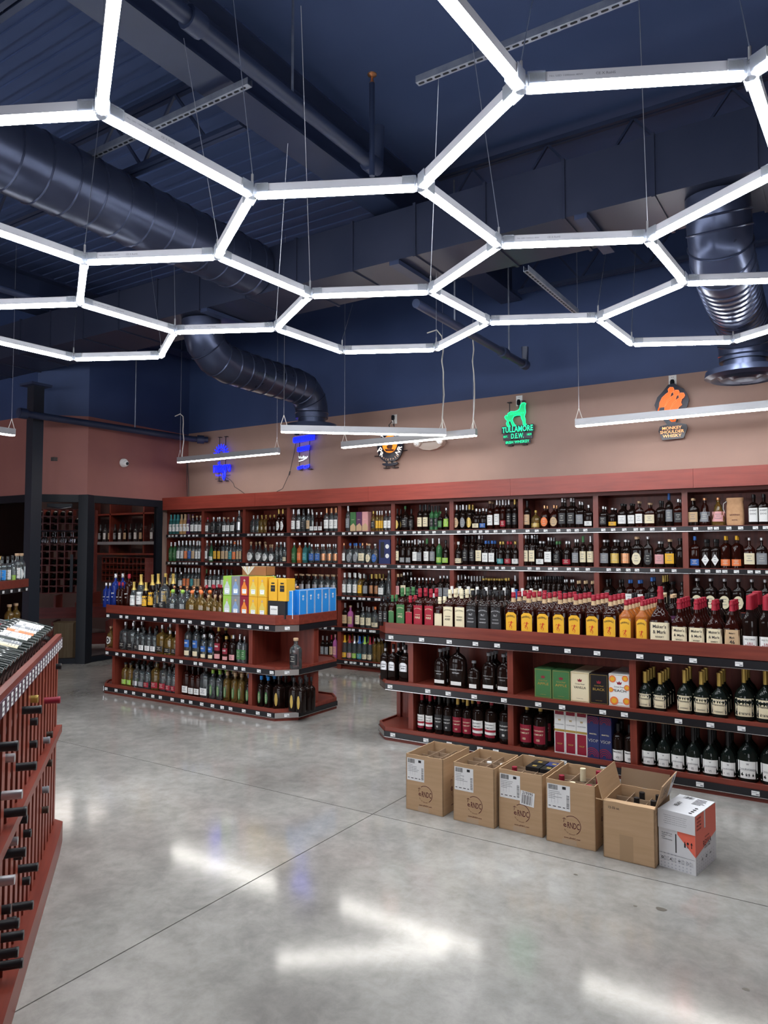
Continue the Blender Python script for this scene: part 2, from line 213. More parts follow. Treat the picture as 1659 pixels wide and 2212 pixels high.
ITEMS = """
W10 slope.teal.teal.white.30.075 2 -8.769 -8.692 -8.616
W10 slope.tan.tan.white.30.075 2 -8.535 -8.46
W10 slope.purple.purple.white.30.075 2 -8.386
W10 std.clear.cork.white.27.08 1 -8.297 -8.209 -8.131
W11 jack.clear.red.white.24.08 1 -7.978
W11 jack.clear.silver.black.24.075 2 -7.855 -7.733
W11 flask.clear.cork.white.23.08 1 -7.622 -7.549
W11 jack.clear.silver.white.23.08 1 -7.459
W11 slim.clear.silver.silver.32.075 1 -7.351
W12 squat.clear.silver.clear.25.075 2 -7.078 -7.0
W12 squat.gold.gold.clear.25.075 2 -6.923 -6.846
W12 squat.amber.gold.clear.25.075 2 -6.77 -6.695
W12 std.amber.gold.white.32.08.oval 1 -6.612 -6.538
W13 std.clear.silver.white.31.075 2 -6.351 -6.256
W13 std.clear.black.black.31.075 2 -6.176
W13 std.clear.silver.tan.31.07 2 -6.09
W13 jack.clear.silver.white.26.075.low 1 -6.02
W13 jack.amber.silver.white.26.075.low 1 -5.951 -5.878
W13 std.clear.copper.white.31.08 2 -5.791 -5.708 -5.634
W14 std.clear.silver.grey.33.07 1 -5.443
W14 round.gold.gold.black.25.095 2 -5.053
W14 std.gold.silver.yellow.25.06 1 -4.991 -4.95 -4.915
W14 jack.clear.silver.white.25.09 1 -4.861 -4.807
W15 std.dark.black.gold.27.07.oval 2 -4.706
W15 round.dark.green.black.30.12 1 -4.594
W15 std.dark.black.black.26.08 1 -4.503
W15 std.dark.black.cream.31.075 2 -4.38 -4.304
W15 std.green.black.black.29.085 2 -4.216 -4.153
W15 jack.dark.green.green.22.085 1 -4.097
W15 round.dark.silver.lime.26.09 1 -4.023
W16 std.dark.silver.tan.29.08.oval 3 -3.89
W16 std.dark.silver.grey.29.08.oval 3 -3.806
W16 std.dark.gold.gold.29.08.oval 2 -3.723
W16 jack.dark.silver.cream.24.095.low 2 -3.635
W16 jack.dark.silver.blue.24.085.low 2 -3.548
W16 std.amber.cork.white.32.075 2 -3.462
W16 stdp.amber.silver.white.34.085 2 -3.377
W16 stdp.amber.silver.red.34.085.low 2 -3.304
W16 stdp.dark.silver.black.34.085 1 -3.232
W16 stdp.dark.gold.black.34.075 1 -3.16
W17 std.dark.black.tan.31.085 1 -3.019
W17 round.gold.gold.gold.20.11.low 1 -2.92
W17 round.amber.copper.orange.25.105.oval 2 -2.818
W17 round.amber.copper.tan.25.105.oval 2 -2.711
W17 jack.dark.silver.black.32.09 2 -2.616 -2.52
W17 jack.dark.silver.grey.28.085 2 -2.425
W17 jack.dark.silver.white.24.09.low 1 -2.332
W18 jack.dark.silver.black.22.085 2 -2.179
W18 cask.dark.silver.yellow.20.09.low 2 -2.081
W18 cask.dark.black.white.24.1 2 -1.983 -1.89
W18 flask.amber.cork.white.26.1 2 -1.812
W18 flask.amber.cork.cream.24.115 2 -1.709
W18 jack.dark.black.clear.26.1 2 -1.606
W18 std.dark.blue.grey.33.085 1 -1.523
W18 jack.amber.silver.black.27.09 2 -1.436
W19 flask.dark.tan.tan.27.105 2 -1.3
W19 decanter.amber.copper.grey.27.11 1 -1.195
W19 decanter.gold.copper.pink.27.13 1 -1.076
W19 sheep 2 -0.77 -0.685
W20 std.green.silver.green.29.075 2 -8.759 -8.672
W20 std.clear.silver.white.31.075 2 -8.586 -8.505
W20 std.clear.silver.orange.31.075 2 -8.425
W20 std.clear.silver.blue.31.075 2 -8.346
W20 std.clear.silver.tan.31.075 2 -8.267
W20 std.clear.silver.white.30.075 2 -8.189 -8.131
W21 jack.clear.silver.white.31.08 2 -7.987
W21 round.green.black.white.27.08.low 1 -7.892
W21 slim.dark.silver.yellow.31.07 2 -7.808 -7.729
W21 slim.clear.silver.tan.31.075 2 -7.65 -7.577
W21 slim.clear.silver.teal.30.07 2 -7.504
W21 slim.clear.orange.orange.29.07 2 -7.432
W21 std.clear.silver.tan.31.075 1 -7.36 -7.306
W22 squatb.clear.cork.white.29.12.oval 2 -7.13 -6.966
W22 squatb.clear.cork.white.25.10.oval 2 -6.846 -6.729
W22 slim.clear.silver.clear.28.06 2 -6.637 -6.563
W22 std.clear.silver.cream.27.065.low 1 -6.497
W23 slim.green.silver.green.27.07 1 -6.335
W23 slim.orange.silver.orange.27.07 1 -6.24
W23 slim.teal.silver.teal.27.075 2 -6.145
W23 round.clear.silver.blue.25.09 2 -6.036 -5.935
W23 round.clear.silver.copper.25.09 2 -5.836 -5.738 -5.641
W24 jack.clear.copper.white.26.095 1 -5.516
W24 jack.clear.blue.grey.26.09.oval 2 -5.414 -5.317
W24 jack.clear.copper.cream.26.105 2 -5.225
W24 cask.clear.cork.cream.25.09.oval 1 -5.123
W24 cask.clear.silver.blue.25.095.oval 1 -5.032
W25 slim.dark.black.cream.32.075 3 -4.706
W25 jack.dark.silver.grey.29.075.low 2 -4.62 -4.535
W25 std.dark.silver.white.30.08 2 -4.451
W25 jack.dark.silver.grey.29.08 2 -4.38
W25 std.dark.green.white.31.085 1 -4.291
W25 std.dark.silver.grey.31.08 1 -4.209
W25 std.green.silver.lime.31.08.low 1 -4.122
W25 round.dark.black.lime.29.1.low 1 -4.036
W26 round.dark.white.cream.27.105.low 1 -3.872
W26 slim.dark.black.black.34.08 2 -3.776 -3.688
W26 jack.dark.silver.cream.34.085 2 -3.6
W26 jack.dark.blue.white.28.085 2 -3.519 -3.439
W26 round.dark.gold.teal.27.09.low 2 -3.338
W26 round.dark.red.red.27.1.low 2 -3.249
W26 round.dark.gold.white.27.1.low 1 -3.16
W27 jack.dark.silver.cream.34.085 3 -3.035 -2.96
W27 cask.dark.silver.white.27.105.low 2 -2.87
W27 jack.dark.silver.white.31.095 3 -2.776
W27 round.dark.green.black.27.1 2 -2.683
W27 round.dark.silver.red.27.1.low 2 -2.576
W27 jack.dark.silver.grey.29.08 2 -2.475
W27 std.dark.green.cream.32.085 1 -2.396
W27 std.dark.silver.cream.32.09 1 -2.317
W28 cask.dark.silver.grey.28.1 2 -2.172
W28 cask.dark.silver.gold.28.1 2 -2.062
W28 cask.dark.silver.copper.28.1 2 -1.955
W28 flask.dark.cork.cream.31.115.oval 2 -1.844
W28 flask.dark.silver.black.31.105.oval 1 -1.731
W28 cask.dark.silver.pink.26.11 2 -1.624
W28 flask.dark.tan.yellow.28.11 2 -1.525
W28 cask.dark.black.clear.29.1 2 -1.428
W29 jack.amber.blue.blue.31.1.low 1 -1.292
W29 jack.dark.black.white.28.11.diamond 3 -1.195 -1.109
W29 slim.amber.yellow.orange.31.13.low 2 -1.019 -0.923
W29 flask.amber.silver.cream.29.125 1 -0.812
W29 flask.dark.silver.grey.29.125 1 -0.708
W30 std.clear.silver.cream.31.075 2 -8.749 -8.657
W30 round.clear.silver.white.25.1 1 -8.535
W30 std.clear.silver.orange.31.075 2 -8.445 -8.366
W30 std.clear.silver.teal.31.075 2 -8.287
W30 std.clear.silver.tan.31.075 2 -8.209 -8.141
W31 std.dark.green.white.30.075 1 -7.997
W31 std.clear.silver.white.29.075 2 -7.911 -7.827 -7.743
W31 std.clear.black.white.30.075 2 -7.659 -7.577
W32 round.dark.cork.black.24.09 2 -6.923 -6.813
W32 round.dark.silver.black.24.09 2 -6.703 -6.587 -6.497
W33 cask.dark.cork.silver.26.09 2 -6.303 -6.192 -6.082
W33 cask.clear.cork.silver.26.09 2 -5.974 -5.867 -5.768 -5.671
W34 std.clear.white.white.29.085 2 -5.501 -5.418 -5.331
W34 std.gold.white.yellow.28.085 2 -5.256
W34 std.dark.black.grey.27.085 2 -5.172
W34 std.dark.gold.copper.28.08 3 -5.081 -5.005
W34 jack.clear.cork.white.23.1 2 -4.929
W34 decanter.clear.silver.clear.33.1 1 -4.827
W35 jack.dark.tan.pink.29.075 2 -4.693
W35 jack.dark.silver.cream.31.08 3 -4.607
W35 round.dark.silver.black.25.1 2 -4.509 -4.399 -4.297
W35 jack.dark.silver.white.25.1.low 1 -4.203
W35 jack.dark.silver.grey.28.1 2 -4.11 -4.017
W36 std.dark.silver.cream.29.085 3 -3.872
W36 round.dark.silver.black.28.12 3 -3.782
W36 std.dark.silver.black.28.085 3 -3.7 -3.629
W36 cask.dark.gold.black.26.09 3 -3.548 -3.479 -3.411 -3.349
W36 round.dark.gold.black.27.095 2 -3.271
W36 std.dark.silver.blue.30.085 1 -3.166
W37 round.dark.silver.tan.29.1 3 -3.014 -2.928
W37 slim.dark.black.black.30.08 3 -2.833 -2.776 -2.719 -2.662
W37 round.dark.silver.black.27.095 2 -2.596 -2.525
W37 round.dark.tan.black.26.1 2 -2.455 -2.381 -2.307
W38 round.dark.black.black.28.13 2 -2.153 -2.02
W38 jack.amber.blue.white.28.1 2 -1.922 -1.826
W38 round.dark.blue.black.31.12 2 -1.704
W38 std.dark.gold.cream.33.11 3 -1.593
W38 round.dark.black.white.27.11.low 2 -1.419
W38 cask.dark.black.black.27.09 2 -1.51
W39 flask.dark.silver.cream.31.13.oval 2 -1.279 -1.158 -1.035 -0.915 -0.801 -0.688
W44 std.dark.silver.tan.30.085 1 -5.494
W44 std.pink.cork.tan.27.08 1 -5.407
W44 std.dark.silver.cream.31.09 2 -5.292
W44 std.clear.silver.cream.26.085 2 -5.214 -5.126
W44 round.clear.orange.cream.27.1.low 1 -5.032
W54 slope.clear.yellow.yellow.30.085.low 3 -5.494
W54 slope.clear.red.pink.30.085.low 2 -5.418
W54 slope.clear.silver.lime.30.085.low 2 -5.342
W54 slope.clear.blue.teal.30.085.low 3 -5.264
W54 slope.clear.lime.cream.30.085.low 2 -5.186
W54 slope.clear.red.cream.30.085.low 2 -5.105
W54 slim.gold.silver.clear.29.085 3 -5.032 -4.97
W53 std.dark.silver.grey.27.085 1 -5.844 -5.776
W53 std.dark.red.tan.29.085 1 -5.701
W53 slim.pink.pink.pink.30.09 1 -5.641
RT jdtiny.dark.black.black.24.07 2 -3.257 -3.212
RT jdgreen_small 2 -3.154
RT jdgreen 3 -3.068
RT jdred_small 2 -2.988
RT jdred 2 -2.905 -2.806
RT jdhoney_small 2 -2.723
RT jdhoney 3 -2.638 -2.538
RT jdblack 3 -2.443 -2.343 -2.241
RT fireball 4 -2.116 -1.997 -1.877 -1.76 -1.646 -1.521 -1.403
RT fireball_small 6 -1.297 -1.191
RT makers_big 1 -1.078
RT makers 4 -0.956 -0.852
RT makers 2 -0.747
RT makers46 3 -0.644
RT turkey 4 -0.544 -0.452
RTb std.amber.white.white.31.085 1 -2.859 -2.784 -2.706 -2.625 -2.545 -2.466 -2.384 -2.308 -2.228 -2.153 -2.076
RTb round.dark.black.black.27.11 2 -2.0 -1.921 -1.843 -1.762 -1.683 -1.605 -1.529 -1.449
RTb round.dark.black.tan.30.12 2 -1.365 -1.272
RTb cask.dark.tan.purple.30.1 2 -1.158 -1.09
RTb cask.dark.black.black.27.09 2 -0.984 -0.888 -0.794 -0.703
RTb turkey 2 -0.553
RMe gentleman 1 -3.229
RMe gentleman 3 -3.154 -3.044
RM woodford 3 -2.719
RM woodford_big 1 -2.573
RM woodford_small 1 -2.432
RM woodford 3 -2.309
RM woodford 2 -2.189
RM hennessy_small 4 -1.182 -1.087
RM hennessy 3 -0.936 -0.835 -0.73
RM hennessy_big 3 -0.589 -0.47
RB soco_white 4 -2.89 -2.818
RB soco_black 4 -2.735 -2.658
RB soco_red 4 -2.577 -2.494
RB soco_white_big 3 -2.405 -2.301
RB soco_black_big 3 -2.185
RB soco_red_big 3 -2.022 -1.919
RB martell 2 -1.366 -1.288
RB courvoisier 3 -1.167 -1.072 -0.982 -0.891 -0.791 -0.687
RB courvoisier_big 2 -0.578 -0.449
LT bluescript 1 -6.806 -6.743
LT bluescript_tall 2 -6.662
LT darkscript 1 -6.586 -6.529
LT darkscript_tall 1 -6.443
LT slope.clear.gold.white.28.085 1 -6.361
LT slope.clear.gold.white.36.1 1 -6.259
LT slope.dark.gold.yellow.28.085 1 -6.172
LT slope.dark.gold.yellow.36.1 1 -6.079
LT std.clear.black.black.26.075.low 1 -6.002
LT std.clear.black.black.34.11.low 1 -5.908
LT patron.clear.lime.clear.22.13 1 -5.781 -5.64
LT patron.gold.orange.clear.22.13 2 -5.502 -5.373
LT patron.gold.cork.clear.18.1 2 -5.259 -5.165 -5.091
LTb slope.dark.gold.yellow.36.09 2 -6.272 -6.156
LTb patron.clear.copper.clear.24.11 3 -6.013 -5.915 -5.818 -5.715 -5.621
LTb round.amber.red.clear.26.1 3 -5.528 -5.429
LTc round.dark.cork.black.27.1 2 -4.859 -4.775 -4.692 -4.611
LTc patron.clear.copper.clear.27.12 2 -4.5
LMe calab 1 -6.811
LM jack.clear.silver.black.29.11.low 2 -6.502 -6.376
LM jack.clear.silver.black.24.085.low 2 -6.28
LM jack.clear.black.white.25.095.low 3 -6.201 -6.108 -6.023
LM jack.gold.silver.black.29.11.low 3 -5.925
LM jack.gold.silver.black.24.11.low 3 -5.808
LM jack.gold.silver.black.24.09.low 3 -5.713
LM t1800blue_big 3 -5.534 -5.418
LM t1800blue 2 -5.309 -5.209
LM t1800red_big 2 -5.122
LM t1800red 2 -5.018
LM slim.dark.silver.pink.25.08.low 2 -4.928
LM slim.clear.silver.green.25.09 1 -4.839 -4.78
LMe2 cask.clear.cork.black.27.1 1 -4.183
LB cask.gold.black.lime.24.085.low 3 -6.472 -6.391
LB cask.clear.black.silver.24.085.low 3 -6.295
LB cask.clear.black.grey.24.085.low 3 -6.208
LB cask.clear.black.red.24.085.low 2 -6.122
LB cask.gold.black.red.29.11.low 2 -6.002
LB cask.clear.black.red.29.11.low 2 -5.884
LB cask.clear.black.red.25.085.low 2 -5.795 -5.72
LB jack.amber.black.white.32.095.low 1 -5.547
LB jack.amber.black.white.28.085.low 2 -5.463 -5.385
LB jack.clear.black.white.33.11.low 3 -5.293
LB hornitos.clear 3 -5.19 -5.097
LB hornitos.gold 4 -5.0 -4.898 -4.816
LB hornitos.dark 1 -4.722
LBe hornitos.dark 3 -4.574 -4.49
LBe hblack 3 -4.368 -4.191
LBe hblack 2 -4.112
LBf hblack 1 -4.158 -4.094
"""

# ---------------------------------------------------------------- bottles
SHAPE = {  # depth ratio, squareness, profile [(t, r)] with r<0 meaning neck radius multiples
 'std':   (1, 2, [(0,.88),(.015,1),(.58,1),(.64,.93),(.70,.66),(.75,.0),(.78,0),(1,0)]),
 'stdp':  (1, 2, [(0,.88),(.015,1),(.60,1),(.66,.9),(.70,.6),(.74,0),(1,0)]),
 'slope': (1, 2, [(0,.88),(.015,1),(.42,1),(.55,.86),(.68,.55),(.80,.0),(1,0)]),
 'jack':  (.9, 5, [(0,.92),(.015,1),(.60,1),(.65,.92),(.71,.52),(.75,0),(1,0)]),
 'slim':  (1, 2.6, [(0,.9),(.015,1),(.64,1),(.70,.85),(.75,.35),(.78,0),(1,0)]),
 'round': (.82, 2.2, [(0,.80),(.02,.92),(.20,1),(.45,1),(.56,.9),(.65,.62),(.72,.2),(.76,0),(1,0)]),
 'squat': (1, 6, [(0,.94),(.02,1),(.62,1),(.70,.7),(.76,.1),(1,0)]),
 'squatb':(.8, 2.2, [(0,.75),(.02,.9),(.18,1),(.42,1),(.52,.82),(.60,.4),(.66,.05),(1,0)]),
 'patron':(.8, 3, [(0,.85),(.02,1),(.34,1),(.48,.86),(.60,.5),(.67,.16),(.72,.16),(1,.1)]),
 'flask': (.5, 3, [(0,.9),(.02,1),(.52,1),(.62,.92),(.69,.66),(.74,.25),(.77,0),(1,0)]),
 'cask':  (.95, 3, [(0,.92),(.02,1),(.60,1),(.68,.88),(.74,.5),(.78,.15),(1,.1)]),
 'decanter': (.85, 2.4, [(0,.9),(.02,1),(.15,.98),(.35,.78),(.55,.55),(.72,.38),(.78,.1),(1,.05)]),
 'cognac':(.8, 2.2, [(0,.78),(.02,.92),(.12,.99),(.36,1),(.47,.9),(.56,.62),(.62,.24),(.67,0),(1,0)]),
 'makers':(.8, 5, [(0,.95),(.02,1),(.38,.98),(.46,.9),(.56,.56),(.62,.26),(.72,.16),(.86,.05),(1,0)]),
 'fire':  (.85, 4, [(0,.9),(.02,1),(.56,1),(.62,.92),(.70,.45),(.76,.1),(.80,.05),(1,0)]),
 'turkey':(.8, 3, [(0,.9),(.02,1),(.50,1),(.58,.9),(.66,.5),(.72,.3),(.8,.28),(1,.2)]),
 'wine':  (1, 2, [(0,.88),(.015,1),(.58,1),(.63,.93),(.67,.62),(.70,.12),(.74,0),(1,0)]),
}
NR = .0135
ADJ = {'jack': 'square', 'std': 'round', 'stdp': 'tall', 'slope': 'sloping', 'slim': 'slim', 'round': 'bulbous', 'squat': 'square', 'squatb': 'squat', 'patron': 'squat',
       'flask': 'flat', 'cask': 'stout', 'decanter': 'tapered', 'cognac': 'bulbous', 'makers': 'squat', 'fire': 'square', 'turkey': 'squat', 'wine': 'wine'}
GW = {'dark': 'dark', 'oj': 'orange', 'wine': 'dark'}
class Bot:
    def __init__(s, shape, w, h):
        s.dr, s.sq, s.pr = SHAPE[shape]; s.w, s.h, s.shape = w, h, shape
    def rad(s, t):
        pr = s.pr
        for (t0, r0), (t1, r1) in zip(pr, pr[1:]):
            if t <= t1: k = (t-t0)/(t1-t0); return r0 + (r1-r0)*k
        return pr[-1][1]
    def ab(s, t):
        r = s.rad(t); nr = NR * (1 + (s.h-.3)*.8)
        return r*s.w/2 + (1-r)*nr, r*s.w*s.dr/2 + (1-r)*nr
    def surf(s, off):
        def fn(x, z):
            a, b = s.ab(min(.999, max(0, z/s.h))); u = min(.999, abs(x)/a)
            return (x, -(b*(1-u**s.sq)**(1/s.sq)) - off, z)
        return fn
    def body(s, mt, t1=.97, n=None):
        n = n or 16; mb = MB(); vs = []; pr = [(t, r) for t, r in s.pr if t < t1] + [(t1, s.rad(t1))]
        for t, r in pr:
            a, b = s.ab(t); q = s.sq*min(1, r*1.5) + 2*(1-min(1, r*1.5))
            for k in range(n):
                th = 2*pi*(k+.5)/n; c, d = cos(th), sin(th); rr = 1/((abs(c)**q+abs(d)**q)**(1/q)); vs.append((a*rr*c, b*rr*d, t*s.h))
        L = len(pr); fs = [(i*n+k, i*n+(k+1)%n, (i+1)*n+(k+1)%n, (i+1)*n+k) for i in range(L-1) for k in range(n)]
        fs += [tuple(range(n))[::-1], tuple(range((L-1)*n, L*n))]
        return mb.add(vs, fs, mt)
    def patch(s, mb, mt, lw, z0, z1, kind='rect', off=.0008, nx=8):
        fn = s.surf(off); zc, zh = (z0+z1)/2*s.h, (z1-z0)/2*s.h; vs = []; fs = []
        nz = 3
        for i in range(nx+1):
            x = (i/nx*2-1)*lw/2; u = abs(i/nx*2-1)
            e0 = e1 = 1.
            if kind == 'oval': e0 = e1 = math.sqrt(max(0, 1-u*u))
            elif kind == 'diamond': e0 = e1 = 1-u
            elif kind == 'arch': e1 = .55+.45*math.sqrt(max(0, 1-u*u))
            elif kind == 'scallop': e0 = e1 = 1 - .25*max(0, u-.55)/.45
            for j in range(nz):
                f = j/(nz-1)*2-1; z = zc + zh*(f*(e1 if f > 0 else e0)); vs.append(fn(x, z))
        for i in range(nx):
            for j in range(nz-1): fs.append((i*nz+j, (i+1)*nz+j, (i+1)*nz+j+1, i*nz+j+1))
        mb.add(vs, fs, mt)
    def band(s, mt, t0, t1, off=.0012, n=14):
        mb = MB(); pr = sorted({t0, t1} | {t for t, r in s.pr if t0 < t < t1}); vs = []
        for t in pr:
            a, b = s.ab(t)
            for k in range(n): th = 2*pi*(k+.5)/n; vs.append(((a+off)*cos(th), (b+off)*sin(th), t*s.h))
        L = len(pr); fs = [(i*n+k, i*n+(k+1)%n, (i+1)*n+(k+1)%n, (i+1)*n+k) for i in range(L-1) for k in range(n)] + [tuple(range((L-1)*n, L*n))]
        return mb.add(vs, fs, mt)

def cap_mesh(b, mt, style):
    h = b.h; a, _ = b.ab(.99); mb = MB()
    if style == 'ball':
        R = b.w*.16 if b.w*.16 > .014 else .014; zc = h-R
        return MB().lathe([(h*.80, a*.9), (zc-R*.9, R*.55)] + [(zc+R*sin(t), R*cos(t)) for t in (-.9, -.45, 0, .45, .9, 1.3)], mt, 12)
    if style == 'cork':
        return mb.lathe([(h*.89, a*.95), (h*.915, a*1.0), (h*.918, a*1.35), (h*.993, a*1.38), (h, a*1.2)], mt, 12)
    if style == 'foil':
        return b.band(mt, .80, 1.0, .0012)
    if style == 'longfoil':
        m2 = b.band(mt, .70, .97, .0014); m2.lathe([(h*.965, a*1.18), (h*.98, a*1.22), (h, a*1.15)], mt, 12); return m2
    if style == 'wide':
        return mb.lathe([(h*.84, a*1.3), (h*.845, a*1.5), (h*.99, a*1.5), (h, a*1.35)], mt, 14)
    return mb.lathe([(h*.87, a*1.12), (h*.875, a*1.2), (h*.93, a*1.2), (h*.935, a*1.14), (h*.995, a*1.18), (h, a*1.05)], mt, 12)
CAPST = {'squat': 'ball', 'patron': 'ball', 'squatb': 'ball', 'decanter': 'cork', 'flask': 'cork', 'cask': 'cork', 'slope': 'longfoil', 'std': 'foil', 'wine': 'longfoil', 'stdp': 'foil'}

